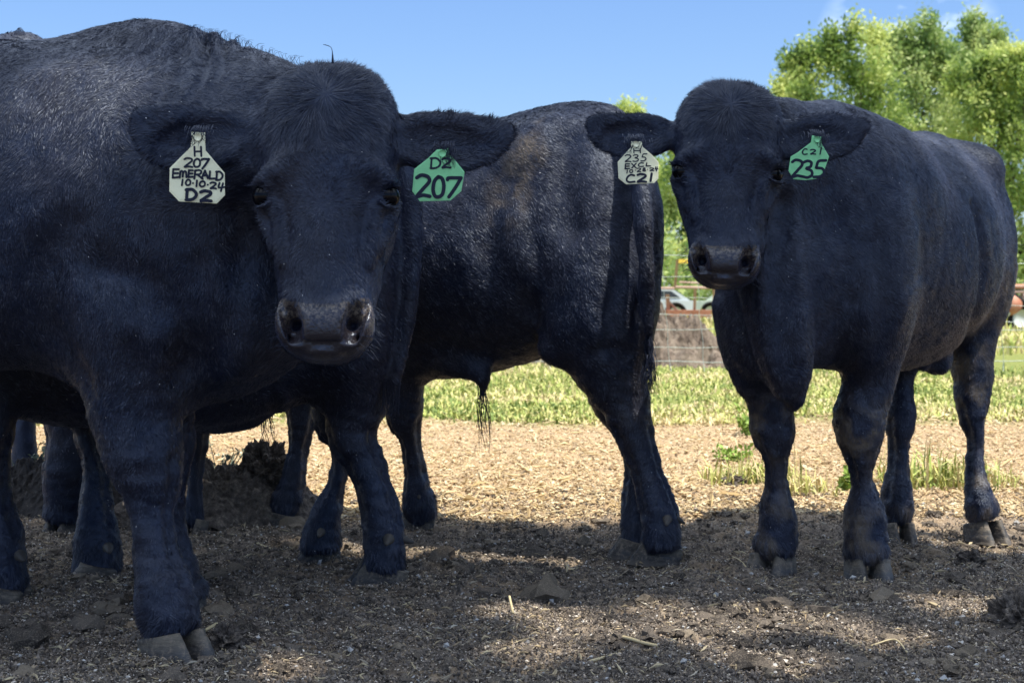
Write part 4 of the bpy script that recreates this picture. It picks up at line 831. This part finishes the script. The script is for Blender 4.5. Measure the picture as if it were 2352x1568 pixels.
# pile of old manure in the shade behind the bulls
def pile(name, c, rx, ry, h, lab, cat, m, n=150, am=.3, seed=0., fr=1., pw_=2.):
    u = np.linspace(-1.15, 1.15, n); X, Y = np.meshgrid(u, u, indexing='ij'); x, y = X.ravel(), Y.ravel(); r = np.hypot(x, y)
    p = np.stack([x*rx, y*ry, 0*x+seed], 1); e = fbm(p*3*fr, 2); z = np.clip(1-(r*(1+.25*e))**pw_, -.1, 1)
    z = h*(z+am*fbm(p*7*fr, 3, .65)*np.clip(1.2-r, 0, 1)+.5*am*fbm(p*28*fr, 3, .7)*np.clip(1.2-r, 0, 1)); V = np.stack([c[0]+x*rx, c[1]+y*ry, z], 1)
    i = (np.arange(n-1)[:, None]*n+np.arange(n-1)[None]).ravel()
    o = mesh(name, V, [np.stack([i, i+n, i+n+1, i+1], 1)], [m], smooth=[False], org=(c[0], c[1], 0)); return tag(o, lab, cat)
pile('manure_pile', (-.96, 5.02), .38, .32, .17, 'dark pile of old manure in the shade between the legs of the bulls', 'manure pile', M_CLOD, 190, .20, 0, 2.4)
pile('manure_pile', (-1.66, 5.25), .42, .30, .15, 'second dark manure pile at the left edge behind the rear legs', 'manure pile', M_CLOD_SHADE, 150, .2, 3., 2.4)
clod(tuple(P(610, 1085, 4.98)), .085, 'manure_lump', 'tall crumbling lump on top of the manure pile', 'manure lump', M_CLOD, None, 1.15, 60, .30, 2.6)
def dirt_b(t, b):
    c = ramp(t, nnode(t, 5, 5, .7), [(.3, (.075, .058, .045)), (.5, (.185, .145, .115)), (.7, (.29, .24, .19))]); t.links.new(c, b.inputs['Base Color']); bump(t, b, nnode(t, 14, 5, .7), .8, .05)
M_DIRT = mat('brown_earth', rough=.95, spec=.1, build=dirt_b)
pile('earth_mound', (.25, 17.3), 2.45, 1.9, .92, 'long mound of bare brown earth behind the wire fence', 'earth mound', M_DIRT, 220, .34, 5., 1, 1.25)
# ---- vegetation
M_GRASS = mat('grass_blade', rough=.6, spec=.3, build=lambda t, b: (t.links.new(ramp(t, attr(t, 'rnd'), [(0, (.15, .21, .05)), (.25, (.32, .38, .09)), (.55, (.50, .49, .16)), (1, (.62, .50, .28))]), b.inputs['Base Color']),
    b.inputs.__getitem__('Transmission Weight') and None))
def grass(name, x, y, z, h, w, lean, lab, kind='stuff', cat='grass', grp=None, cur=.5, org=None, bias=0.):
    n = len(x); yaw = rng.uniform(0, 2*math.pi, n); f = np.stack([np.cos(yaw), np.sin(yaw), 0*yaw], 1); s_ = np.stack([-np.sin(yaw), np.cos(yaw), 0*yaw], 1)
    H = (h*np.exp(rng.normal(0, .35, n)))[:, None]; Wd = (w*(.6+.8*rng.random(n)))[:, None]; le = (lean*rng.random(n))[:, None]; c = np.stack([x, y, z-.01], 1); up = A(0, 0, 1)
    m1 = c+up*H*.55+f*H*le*.3; tp = c+up*H*(1-le*cur)+f*H*le
    V = np.stack([c-s_*Wd/2, c+s_*Wd/2, m1+s_*Wd*.5, m1-s_*Wd*.5, tp], 1).reshape(-1, 3); b = np.arange(n)[:, None]*5
    o = mesh(name, V, [b+np.array([[0, 1, 2]]), b+np.array([[0, 2, 3]]), b+np.array([[3, 2, 4]])], [M_GRASS], smooth=[False]*3, attrs={'rnd': np.clip(np.repeat(rng.random(n), 5)+bias, 0, 1)}, org=org)
    return tag(o, lab, cat, grp, kind)
n = 95000; y = rng.uniform(0, 1, n)**1.5*7.0+8.5+.5*0; x = rng.uniform(-1, 1, n)*(.37*y+.6)
edge = 8.95+.55*vnoise(np.stack([x*1.1, 0*x, 0*x+4], 1)); m = (y > edge) | (rng.random(n) < .01); x, y = x[m], y[m]
pt = vnoise(np.stack([x*.9, y*.9, 0*x+9], 1)); k = rng.random(len(x)) < np.clip(.62+1.5*pt, .30, 1); x, y = x[k], y[k]
grass('grass', x, y, ground_z(x, y), .046, .013, 1.4, 'strip of short weedy green grass in front of the wire fence', bias=np.repeat(.45*vnoise(np.stack([x*1.6, y*1.3, 0*x+21], 1)), 5))
n = 26000; y = rng.uniform(18.5, 42, n); x = rng.uniform(-1, 1, n)*(.37*y+1)
grass('tall_grass', x, y, ground_z(x, y), .22, .03, .7, 'tall yellow green grass in front of the old machinery', bias=.2)
def tuft(px, py, n, h, w, r, lab, name='grass_tuft', bias=0., rx=1.):
    d = gd(py); c = P(px, py, d); x = c[0]+np.clip(rng.normal(0, .9, n), -1.5, 1.5)*r*rx; y = c[1]+np.clip(rng.normal(0, .9, n), -1.5, 1.5)*r
    grass(name, x, y, ground_z(x, y), h, w, 1.3, lab, None, 'grass tuft', 'grass tufts on the chips', org=(c[0], c[1], 0), bias=bias)
tuft(1725, 1108, 330, .10, .006, .09, 'grass tuft behind the left front leg of the right bull', bias=.0, rx=1.3)
tuft(1840, 1138, 200, .085, .006, .07, 'grass tuft seen between the front legs of the right bull', bias=.25)
tuft(2150, 1118, 520, .11, .007, .10, 'fullest grass tuft between the hind legs of the right bull', bias=-.05, rx=1.3)
tuft(2315, 1118, 110, .08, .005, .07, 'thin grass tuft right of the hind leg of the right bull', bias=.1)
# small broad-leaved weeds
def weed(px, py, n, h, r, lab, m, size=.02, name='weed', grp='weeds'):
    d = gd(py); c = P(px, py, d); c[2] = 0; root = empty(name, c); tag(root, lab, 'weed', grp); ml = MB(); ms = MB()
    for i in range(n):
        a = rng.uniform(0, 2*math.pi); t = rng.uniform(.3, 1); st = [c, c+A(math.cos(a)*r*.4, math.sin(a)*r*.4, h*t*.6), c+A(math.cos(a)*r, math.sin(a)*r, h*t)]
        st = spl(st, 3); ms.tube(st, .0018, 4)
        for q in range(1, len(st)):
            for _ in range(3):
                b = st[q]+rng.normal(0, .006, 3); dd = nrm(rng.normal(0, 1, 3)+A(0, 0, .5)); s_ = nrm(np.cross(dd, rng.normal(0, 1, 3))); l = size*rng.uniform(.6, 1.3)
                ml.add([b, b+dd*l*.5+s_*l*.28, b+dd*l, b+dd*l*.5-s_*l*.28], [[0, 1, 2, 3]], rng.random())
    ml.build('leaves', m, root, smooth=False); ms.build('stem', m, root)
M_LEAFY = mat('weed_leaf', (.22, .33, .06), .6, .3); M_GREY = mat('grey_weed_leaf', (.16, .20, .15), .7, .2)  # green weeds on the chips, grey green ones by the manure
weed(1712, 1000, 12, .16, .05, 'low green weed left of the front leg of the right bull', M_LEAFY, .03)
weed(1690, 1060, 9, .07, .09, 'spreading small weed on the chips left of the right bull', M_LEAFY, .03)
weed(1935, 1125, 5, .09, .03, 'seedling with a few leaves between the legs of the right bull', M_LEAFY, .03)
weed(505, 1170, 34, .26, .10, 'grey green weed growing through the manure pile', M_GREY, .016)
weed(560, 1150, 16, .20, .05, 'second grey weed beside the lump of manure', M_GREY, .014)
weed(65, 1150, 26, .27, .11, 'weed seen through the gap between the legs at the left edge', M_GREY, .020)
# ---- trees beyond the field
def leaf_b(cols):
    def f(t, b):
        c = ramp(t, attr(t, 'rnd'), cols); t.links.new(c, b.inputs['Base Color'])
        tr = t.nodes.new('ShaderNodeBsdfTranslucent'); t.links.new(c, tr.inputs[0]); mx_ = t.nodes.new('ShaderNodeMixShader'); mx_.inputs[0].default_value = .40
        t.links.new(b.outputs[0], mx_.inputs[1]); t.links.new(tr.outputs[0], mx_.inputs[2]); t.links.new(mx_.outputs[0], t.nodes['Material Output'].inputs[0])
    return f
M_LEAF = mat('leaf_green', rough=.5, spec=.4, build=leaf_b([(0, (.11, .19, .04)), (.5, (.33, .44, .11)), (1, (.60, .65, .22))]))
M_LEAF2 = mat('leaf_blue_green', rough=.5, spec=.4, build=leaf_b([(0, (.13, .22, .06)), (.5, (.29, .40, .12)), (1, (.48, .55, .22))]))
M_BARK = mat('bark', rough=.9, spec=.1, build=lambda t, b: t.links.new(ramp(t, nnode(t, 8, 5, .7, stretch=(1, 1, .2)), [(.3, (.05, .04, .03)), (.7, (.17, .14, .11))]), b.inputs['Base Color']))
def leaves(c, n, size, rr, asp=.55, up=.2):
    """n leaf quads around the points c."""
    c = c[rng.integers(0, len(c), n)]+rng.normal(0, 1, (n, 3))*rr
    d = nrm(rng.normal(0, 1, (n, 3))+A(0, 0, up)); s_ = nrm(np.cross(d, rng.normal(0, 1, (n, 3)))); l = (size*(.6+.8*rng.random(n)))[:, None]
    return np.stack([c, c+d*l*.5+s_*l*asp/2, c+d*l, c+d*l*.5-s_*l*asp/2], 1).reshape(-1, 3), n
def tree(base, top, lobes, nl, size, m, lab, cat='tree', grp='trees behind the field', name='broadleaf_tree', tw=.22, spire=0.):
    """lobes: (x, y, z, rx, rz) ellipsoids that make up the crown."""
    base = np.asarray(base, float); root = empty(name, base); tag(root, lab, cat, grp); tb = MB(); pts = []; 
    tb.tube(spl([base-A(0, 0, .3), base+A(.1, 0, top*.3), base+A(-.1, .1, top*.6), base+A(0, 0, top*.9)], 4), np.linspace(tw, tw*.2, 13), 9)
    for (x, y, z, rx, rz) in lobes:
        c = base+A(x, y, z); tb.tube(spl([base+A(0, 0, z*.35), base+A(x*.5, y*.5, z*.7), c], 4), np.linspace(tw*.45, tw*.08, 9), 6)
        k = int(22*rx*rz)+12; v = nrm(rng.normal(0, 1, (k, 3))); r = rng.random((k, 1))**.33*(.55+.45*rng.random((k, 1)))*1.15
        q = c+v*r*A(rx, rx, rz); q[:, 2] += spire*np.abs(rng.normal(0, 1, k))*(q[:, 2] > c[2])*.6
        pts.append(q)
    for (x, y, z, rx, rz) in lobes[:4]:                              # upright leafy shoots along the top
        for _ in range(7 if spire else 4):
            a = rng.uniform(-1, 1)*rx; h = rng.uniform(.4, 1.0)*(1.6 if spire else .7); q = np.linspace(0, 1, 9)[:, None]
            pts.append(base+A(x+a, y, z+rz*.75*math.sqrt(max(0, 1-(a/rx)**2)))+q*A(.12*rng.normal(), 0, h)); pts.append(pts[-1])
    pts = np.concatenate(pts); V, n = leaves(pts, nl, size, .17, .42, .7)
    tb.build('trunk', M_BARK, root)
    b = np.arange(n)[:, None]*4; clump = fbm(V[::4]*1.1, 2)*.75
    mesh('crown', V, [b+np.array([[0, 1, 2, 3]])], [m], root, smooth=[False], attrs={'rnd': np.clip(np.repeat(rng.random(n)*.6+.25+clump, 4), 0, 1)})
def TL(px, py, D, rx, ry, z0=0): c = P(px, py, D); return c, rx/FPX*D, ry/FPX*D
def ptree(px, D, lobes, nl, size, m, lab, **k):
    b = P(px, HY, D)*A(1, 1, 0); L = []
    for x, y, rx, ry in lobes: c = P(x, y, D); L.append((c[0]-b[0], rng.normal(0, .8), c[2], rx/FPX*D, ry/FPX*D))
    tree(b, max(l[2] for l in L), L, nl, size, m, lab, **k)
ptree(1950, 46, [(1950, 175, 80, 70), (1880, 168, 61, 45), (1920, 258, 100, 60), (1830, 243, 50, 30), (1900, 340, 145, 80), (1880, 450, 156, 90), (1985, 208, 78, 70), (2015, 288, 100, 90), (1860, 560, 168, 90)], 26250, 0.155, M_LEAF, 'rounded light green tree above the right bull ear')
ptree(2120, 50, [(2095, 205, 80, 85), (2180, 215, 60, 80), (2060, 223, 47, 85), (2150, 208, 28, 70), (2030, 298, 75, 90), (2110, 288, 85, 90), (2165, 258, 37, 90), (2080, 330, 134, 100), (2130, 450, 145, 110), (2130, 580, 145, 90)], 29750, 0.163, M_LEAF2, 'tallest pointed tree behind the back of the right bull', spire=.35)
ptree(2300, 44, [(2260, 230, 80, 70), (2330, 225, 80, 70), (2290, 238, 67, 60), (2350, 218, 67, 55), (2240, 298, 67, 50), (2320, 330, 112, 80), (2390, 300, 100, 90), (2300, 450, 123, 90), (2380, 480, 123, 90), (2330, 590, 134, 80)], 35000, 0.155, M_LEAF, 'bushy bright green tree at the right edge')
ptree(2220, 58, [(2215, 178, 29, 70), (2250, 208, 33, 60), (2210, 288, 67, 70), (2240, 380, 100, 90), (2230, 520, 112, 100)], 15750, 0.178, M_LEAF2, 'slim dark tree with pointed tops behind the other trees', spire=.3)
ptree(1580, 48, [(1560, 400, 67, 60), (1600, 470, 89, 60), (1540, 540, 89, 60), (1610, 600, 89, 60), (1500, 620, 78, 40)], 16625, 0.155, M_LEAF, 'green tree seen between the middle and the right bull')
ptree(1445, 60, [(1448, 293, 29, 12), (1440, 330, 56, 40), (1430, 450, 89, 90), (1420, 580, 112, 90)], 10500, 0.163, M_LEAF, 'tree whose tip shows above the rump of the middle bull')
ptree(1750, 54, [(1740, 420, 100, 80), (1700, 540, 112, 90), (1790, 520, 100, 90)], 11375, 0.163, M_LEAF2, 'darker tree hidden mostly by the head of the right bull')
n = 9000; x = rng.uniform(8, 21, n)*1.; y = rng.uniform(40, 43.5, n)
pts = np.stack([rng.uniform(0, 24, 900), rng.uniform(41, 50, 900), rng.random(900)**.8*2.6], 1)
V, n = leaves(pts, 26000, .20, .3); b = np.arange(n)[:, None]*4
tag(mesh('undergrowth', V, [b+np.array([[0, 1, 2, 3]])], [M_LEAF2], smooth=[False], attrs={'rnd': np.repeat(rng.random(n), 4)}), 'tangled green brush along the foot of the trees', 'undergrowth', kind='stuff')
# ---- the shade tree over the bulls: stands behind the photographer, its crown overhead
HC_ = 10.0
targets = [(A(*(P(x, y, gd(y))*A(1, 1, 0))), r) for x, y, r in [(470, 1282, .11), (530, 1283, .11), (590, 1280, .09), (980, 1240, .08), (1050, 1244, .09), (1120, 1250, .07), (1320, 1282, .06), (1370, 1292, .06), (1200, 1392, .07), (1240, 1402, .08), (1290, 1410, .06),
  (1340, 1445, .09), (1400, 1455, .08), (1460, 1450, .06), (1640, 1440, .10), (1730, 1430, .09), (1560, 1470, .07), (2180, 1402, .09), (2240, 1408, .08), (1990, 1470, .06), (1760, 1520, .08), (2120, 1470, .05), (1230, 1500, .07), (640, 1540, .05), (1500, 1400, .05), (1900, 1445, .07), (2300, 1250, .10), (2220, 1240, .09)]]
targets += [(P(75, 290, 3.02), .06), (P(90, 345, 3.02), .05), (P(190, 325, 3.0), .065), (P(215, 290, 3.0), .05), (P(1210, 320, 4.15), .05), (P(1230, 430, 4.2), .08), (P(1235, 530, 4.18), .10), (P(1250, 610, 4.16), .08), (P(1390, 470, 4.13), .10), (P(1380, 600, 4.05), .05),
  (P(995, 500, 4.25), .08), (P(1120, 690, 4.12), .06), (P(1060, 640, 4.15), .05), (P(2060, 500, 4.0), .035), (P(2110, 560, 4.05), .035), (P(1440, 820, 4.1), .04), (P(2160, 330, 4.4), .08), (P(2110, 300, 4.35), .08), (P(2200, 400, 4.35), .08), (P(2255, 470, 4.4), .08), (P(2285, 590, 4.45), .08), (P(2060, 300, 4.2), .06)]
def off(y): return y+SUN[1]/SUN[2]*HC_
n = 170000
lx = rng.uniform(-3.6, 4.4, n)+SUN[0]/SUN[2]*HC_; ly = rng.uniform(-.4, 5.6, n)+SUN[1]/SUN[2]*HC_; lz = HC_+.55*vnoise(np.stack([lx*.6, ly*.6, 0*lx], 1))+rng.normal(0, .28, n)
# the crown's far edge: lumpy
gxp = lx-SUN[0]/SUN[2]*lz; gyp = ly-SUN[1]/SUN[2]*lz
edge = 4.93-.22*np.clip((gxp-.85)/.35, 0, 1)+.10*vnoise(np.stack([gxp*3.1, 0*gxp, 0*gxp+2], 1))+.07*vnoise(np.stack([gxp*8, 0*gxp, 0*gxp+7], 1))+.10*np.exp(-((gxp-1.05)/.25)**2)
keep = gyp < edge-.03*np.abs(rng.normal(0, 1, n)); LP = np.stack([lx, ly, lz], 1)[keep]
for T_, r_ in targets:
    r_ = r_*(1.6 if T_[2] > .05 else 1.35)
    v = LP-T_; t_ = v@SUN; dd = np.linalg.norm(v-t_[:, None]*SUN, axis=1); LP = LP[dd > r_+.03*rng.random(len(LP))]
n = len(LP); d = nrm(rng.normal(0, 1, (n, 3))*A(1, 1, .5)); s_ = nrm(np.cross(d, A(0, 0, 1)+rng.normal(0, .35, (n, 3)))); l = rng.uniform(.05, .10, (n, 1))
V = np.stack([LP-d*l*.5, LP+s_*l*.32, LP+d*l*.5, LP-s_*l*.32], 1).reshape(-1, 3); b = np.arange(n)[:, None]*4
rt = empty('shade_tree', (4.2, -3.4, 0)); tag(rt, 'large spreading shade tree whose leafy crown reaches over the bulls', 'tree')
mesh('crown', V, [b+np.array([[0, 1, 2, 3]])], [M_LEAF2], rt, smooth=[False], attrs={'rnd': np.repeat(rng.random(n), 4)})
tb = MB(); tb.tube(spl([(4.2, -3.4, -.2), (4.1, -3.2, 2.5), (4.0, -2.7, 5.2), (4.0, -2.0, 7.6), (4.0, -1.0, 9.4)], 5), np.linspace(.34, .12, 21), 14)
for q in range(13):
    a = q/13*2*math.pi; e_ = A(4.0+3.6*math.cos(a), .1+2.6*math.sin(a), HC_+.05); s0 = A(4.0, -2.2+.05*q, 7.0+.1*q)
    tb.tube(spl([s0, s0*.6+e_*.4+A(0, 0, .3), e_], 5), np.linspace(.10, .02, 11), 7)
tb.build('trunk', M_BARK, rt)
# ---- woven wire fence
rf = empty('wire_fence', (1.0, 14.5, 0)); tag(rf, 'woven wire field fence along the far side of the grass strip', 'fence')
M_WIRE = mat('galvanised_wire', (.36, .40, .38), .5, .5, Metallic=.3); M_POST = mat('steel_post', (.12, .17, .12), .6, .4)
YF = 14.4; mb = MB(); hs = [.11, .26, .42, .58, .76, .95, 1.15]
for q, h in enumerate(hs):
    xs_ = np.arange(-8, 8.3, .16); pts = np.stack([xs_, YF+0*xs_, h-.012*np.clip(xs_-1, 0, 9)*(q > 2)*2+.010*np.sin(xs_*1.7+q*2)+.004*np.sin(xs_*9+q)], 1); mb.tube(pts, .0030 if q not in (0, 6) else .0038, 5)
for xv in np.arange(-7.9, 8.1, .315):
    z_ = np.linspace(.02, 1.14, 9); mb.tube(np.stack([xv+.05*np.sin(xv*3)+(.55-z_)*.08+.008*np.sin(z_*14+xv*5), YF+0*z_, z_], 1), .0027, 5)
mb.build('wire_mesh', M_WIRE, rf)
for xv in (-6.6, -3.1, .75, 3.35, 7.2):
    pb = MB(); pb.box((xv, YF+.03, .62), (.018, .004, .66)); pb.box((xv, YF+.05, .62), (.004, .018, .66)); pb.build('post', M_POST, rf, smooth=False)
# ---- rusty trailer with a pipe rack, pale vehicles behind it, machinery at the right edge
M_RUST = mat('rusty_steel', rough=.8, spec=.2, build=lambda t, b: t.links.new(ramp(t, nnode(t, 6, 5, .7), [(.3, (.13, .05, .03)), (.55, (.34, .15, .09)), (.75, (.50, .30, .22))]), b.inputs['Base Color']))
M_PINK = mat('faded_red_pipe', rough=.7, spec=.25, build=lambda t, b: t.links.new(ramp(t, nnode(t, 4, 4, .7), [(.3, (.36, .23, .18)), (.7, (.50, .37, .31))]), b.inputs['Base Color']))
M_YEL = mat('yellow_reflector', (.80, .55, .08), .5, .4); M_TYRE = mat('tyre', (.02, .02, .022), .85, .2); M_GLASS = mat('dark_glass', (.03, .04, .05), .1, .6)
M_WHITE = mat('chalky_white_paint', (.50, .54, .54), .5, .4); M_SAGE = mat('faded_sage_paint', (.36, .42, .36), .5, .4); M_ORG = mat('orange_paint', rough=.6, spec=.3, build=lambda t, b: t.links.new(ramp(t, nnode(t, 5, 4, .6), [(.3, (.34, .13, .08)), (.7, (.48, .24, .16))]), b.inputs['Base Color']))
DT = 34.
def wheel(root, c, r, w, name='wheel'):
    m1 = MB(); q = np.linspace(-1, 1, 9); m1.tube(np.array([[c[0], c[1]+w*v, c[2]] for v in q]), r*np.sqrt(1-.28*np.abs(q)**4), 28); o = m1.build('tyre', M_TYRE, root)
    m2 = MB(); m2.tube(np.array([[c[0], c[1]-w*1.06, c[2]], [c[0], c[1]+w*1.06, c[2]]]), r*.55, 20); m2.build('rim', M_WHITE, root)
tr = empty('flatbed_trailer', P(1500, HY, DT)*A(1, 1, 0)); tag(tr, 'rusty flatbed trailer with a pale red pipe rack behind the earth mound', 'trailer')
def pb_(mb, x0, y0, x1, y1, D, r, n=8): mb.tube(np.array([P(x0, y0, D), P(x1, y1, D)]), r, n)
d1 = MB(); c = P(1500, 717, DT); d1.box((c[0], DT, c[2]), (2.0, 1.0, .045)); d1.box((c[0], DT-.98, c[2]-.02), (2.0, .03, .075)); d1.build('deck', M_RUST, tr, smooth=False)
d2 = MB()
for a in ((1556, 597, 1550, 663), (1550, 659, 1636, 661), (1597, 661, 1595, 712), (1560, 648, 1608, 650), (1640, 661, 1640, 712), (1440, 661, 1550, 662)): pb_(d2, *a, DT-.9, .032 if a[1] != 648 else .024)
d2.build('pipe_rack', M_PINK, tr)
d3 = MB(); c = P(1571, 600, DT-.95); d3.box(c, (.12, .02, .045)); d3.build('reflector', M_YEL, tr, smooth=False)
d4 = MB(); pb_(d4, 1533, 676, 1535, 712, DT-.8, .045); pb_(d4, 1534, 690, 1556, 714, DT-.8, .03); d4.build('brace', M_PINK, tr)
for xx in (1405, 1445): wheel(tr, A(P(xx, 0, DT)[0], DT-.85, .36-.18), .34, .11)
def vehicle(D, x0, x1, yb, yt, ybelt, m, lab, name, cat, grp=None):
    """small saloon seen side on: body, glasshouse, windows, wheels."""
    a, b = P(x0, yb, D), P(x1, yt, D); L = b[0]-a[0]; zb, zt = P(0, ybelt, D)[2], P(0, yt, D)[2]; z0 = a[2]
    r = empty(name, (a[0]+L/2, D, 0)); tag(r, lab, cat, grp)
    prof = np.array([(0, z0), (0, zb-.12), (.04, zb-.02), (.24, zb), (.98, zb), (1, zb-.15), (1, z0)]); m_ = MB(); w = .8
    V = [(a[0]+u*L, D-w, z) for u, z in prof]+[(a[0]+u*L, D+w, z) for u, z in prof]; k = len(prof)
    m_.add(V, [[i, (i+1) % k, k+(i+1) % k, k+i] for i in range(k)])
    for o_ in (0, k): m_.f3.append(np.array([[o_, o_+i, o_+i+1] for i in range(1, k-1)]))
    m_.build('body', m, r, smooth=False)
    c_ = MB(); pf = np.array([(.20, zb), (.33, zt), (.78, zt), (.95, zb)]); w = .68; V = [(a[0]+u*L, D-w, z) for u, z in pf]+[(a[0]+u*L, D+w, z) for u, z in pf]
    c_.add(V, [[0, 1, 5, 4], [1, 2, 6, 5], [2, 3, 7, 6], [0, 3, 2, 1], [4, 5, 6, 7]]); c_.build('roof', m, r, smooth=False)
    for u0, u1, t0, t1 in ((.25, .52, .35, .52), (.55, .86, .55, .76)):
        g_ = MB(); h = zt-zb; g_.add([(a[0]+u0*L, D-w-.012, zb+.05), (a[0]+u1*L, D-w-.012, zb+.05), (a[0]+t1*L, D-w-.012, zt-h*.18), (a[0]+t0*L, D-w-.012, zt-h*.18)], [[0, 1, 2, 3]]); g_.build('window', M_GLASS, r, smooth=False)
    for u in (.18, .80): wheel(r, A(a[0]+u*L, D-.72, .31), .31, .10)
vehicle(38, 1360, 1590, 712, 664, 690, M_WHITE, 'chalky white car parked behind the rusty trailer', 'parked_car', 'car', 'old cars behind the trailer')
vehicle(41, 1585, 1800, 712, 668, 690, M_SAGE, 'faded sage green car behind the pipe rack of the trailer', 'parked_car', 'car', 'old cars behind the trailer')
mc = empty('farm_implement', P(2340, HY, 30)*A(1, 1, 0)); tag(mc, 'rusty farm implement with an orange drum at the right edge', 'farm machine'); DI = 30.
def bar(x0, y0, x1, y1, r, m, nm, dy=0.): q = MB(); pb_(q, x0, y0, x1, y1, DI+dy, r, 10); q.build(nm, m, mc)
bar(2150, 656, 2520, 660, .055, M_ORG, 'top_beam'); bar(2150, 668, 2520, 672, .035, M_PINK, 'rail'); bar(2150, 738, 2520, 742, .085, M_RUST, 'frame_beam')
bar(2318, 672, 2380, 712, .05, mat('black_hose', (.03, .03, .035), .6, .3), 'strut', -.2); bar(2345, 690, 2420, 700, .16, mat('mauve_grey_steel', (.22, .15, .15), .7, .3), 'side_plate', .3)
q = MB(); c = P(2322, 700, DI-.3); q.tube(np.array([c+A(-.12, .35, 0), c+A(-.08, .1, 0), c, c+A(.02, -.2, 0)]), A(.20, .215, .21, .15), 24); q.build('drum', M_ORG, mc)
q = MB(); q.tube(np.array([P(2306, 716, DI-.4), P(2318, 722, DI-.4)]), .06, 12); q.build('hub_cap', M_WHITE, mc)
for xx in (2250, 2338): wheel(mc, A(P(xx, 0, DI)[0], DI-.1, .30), .33, .12)
# a light haze of summer air over the field
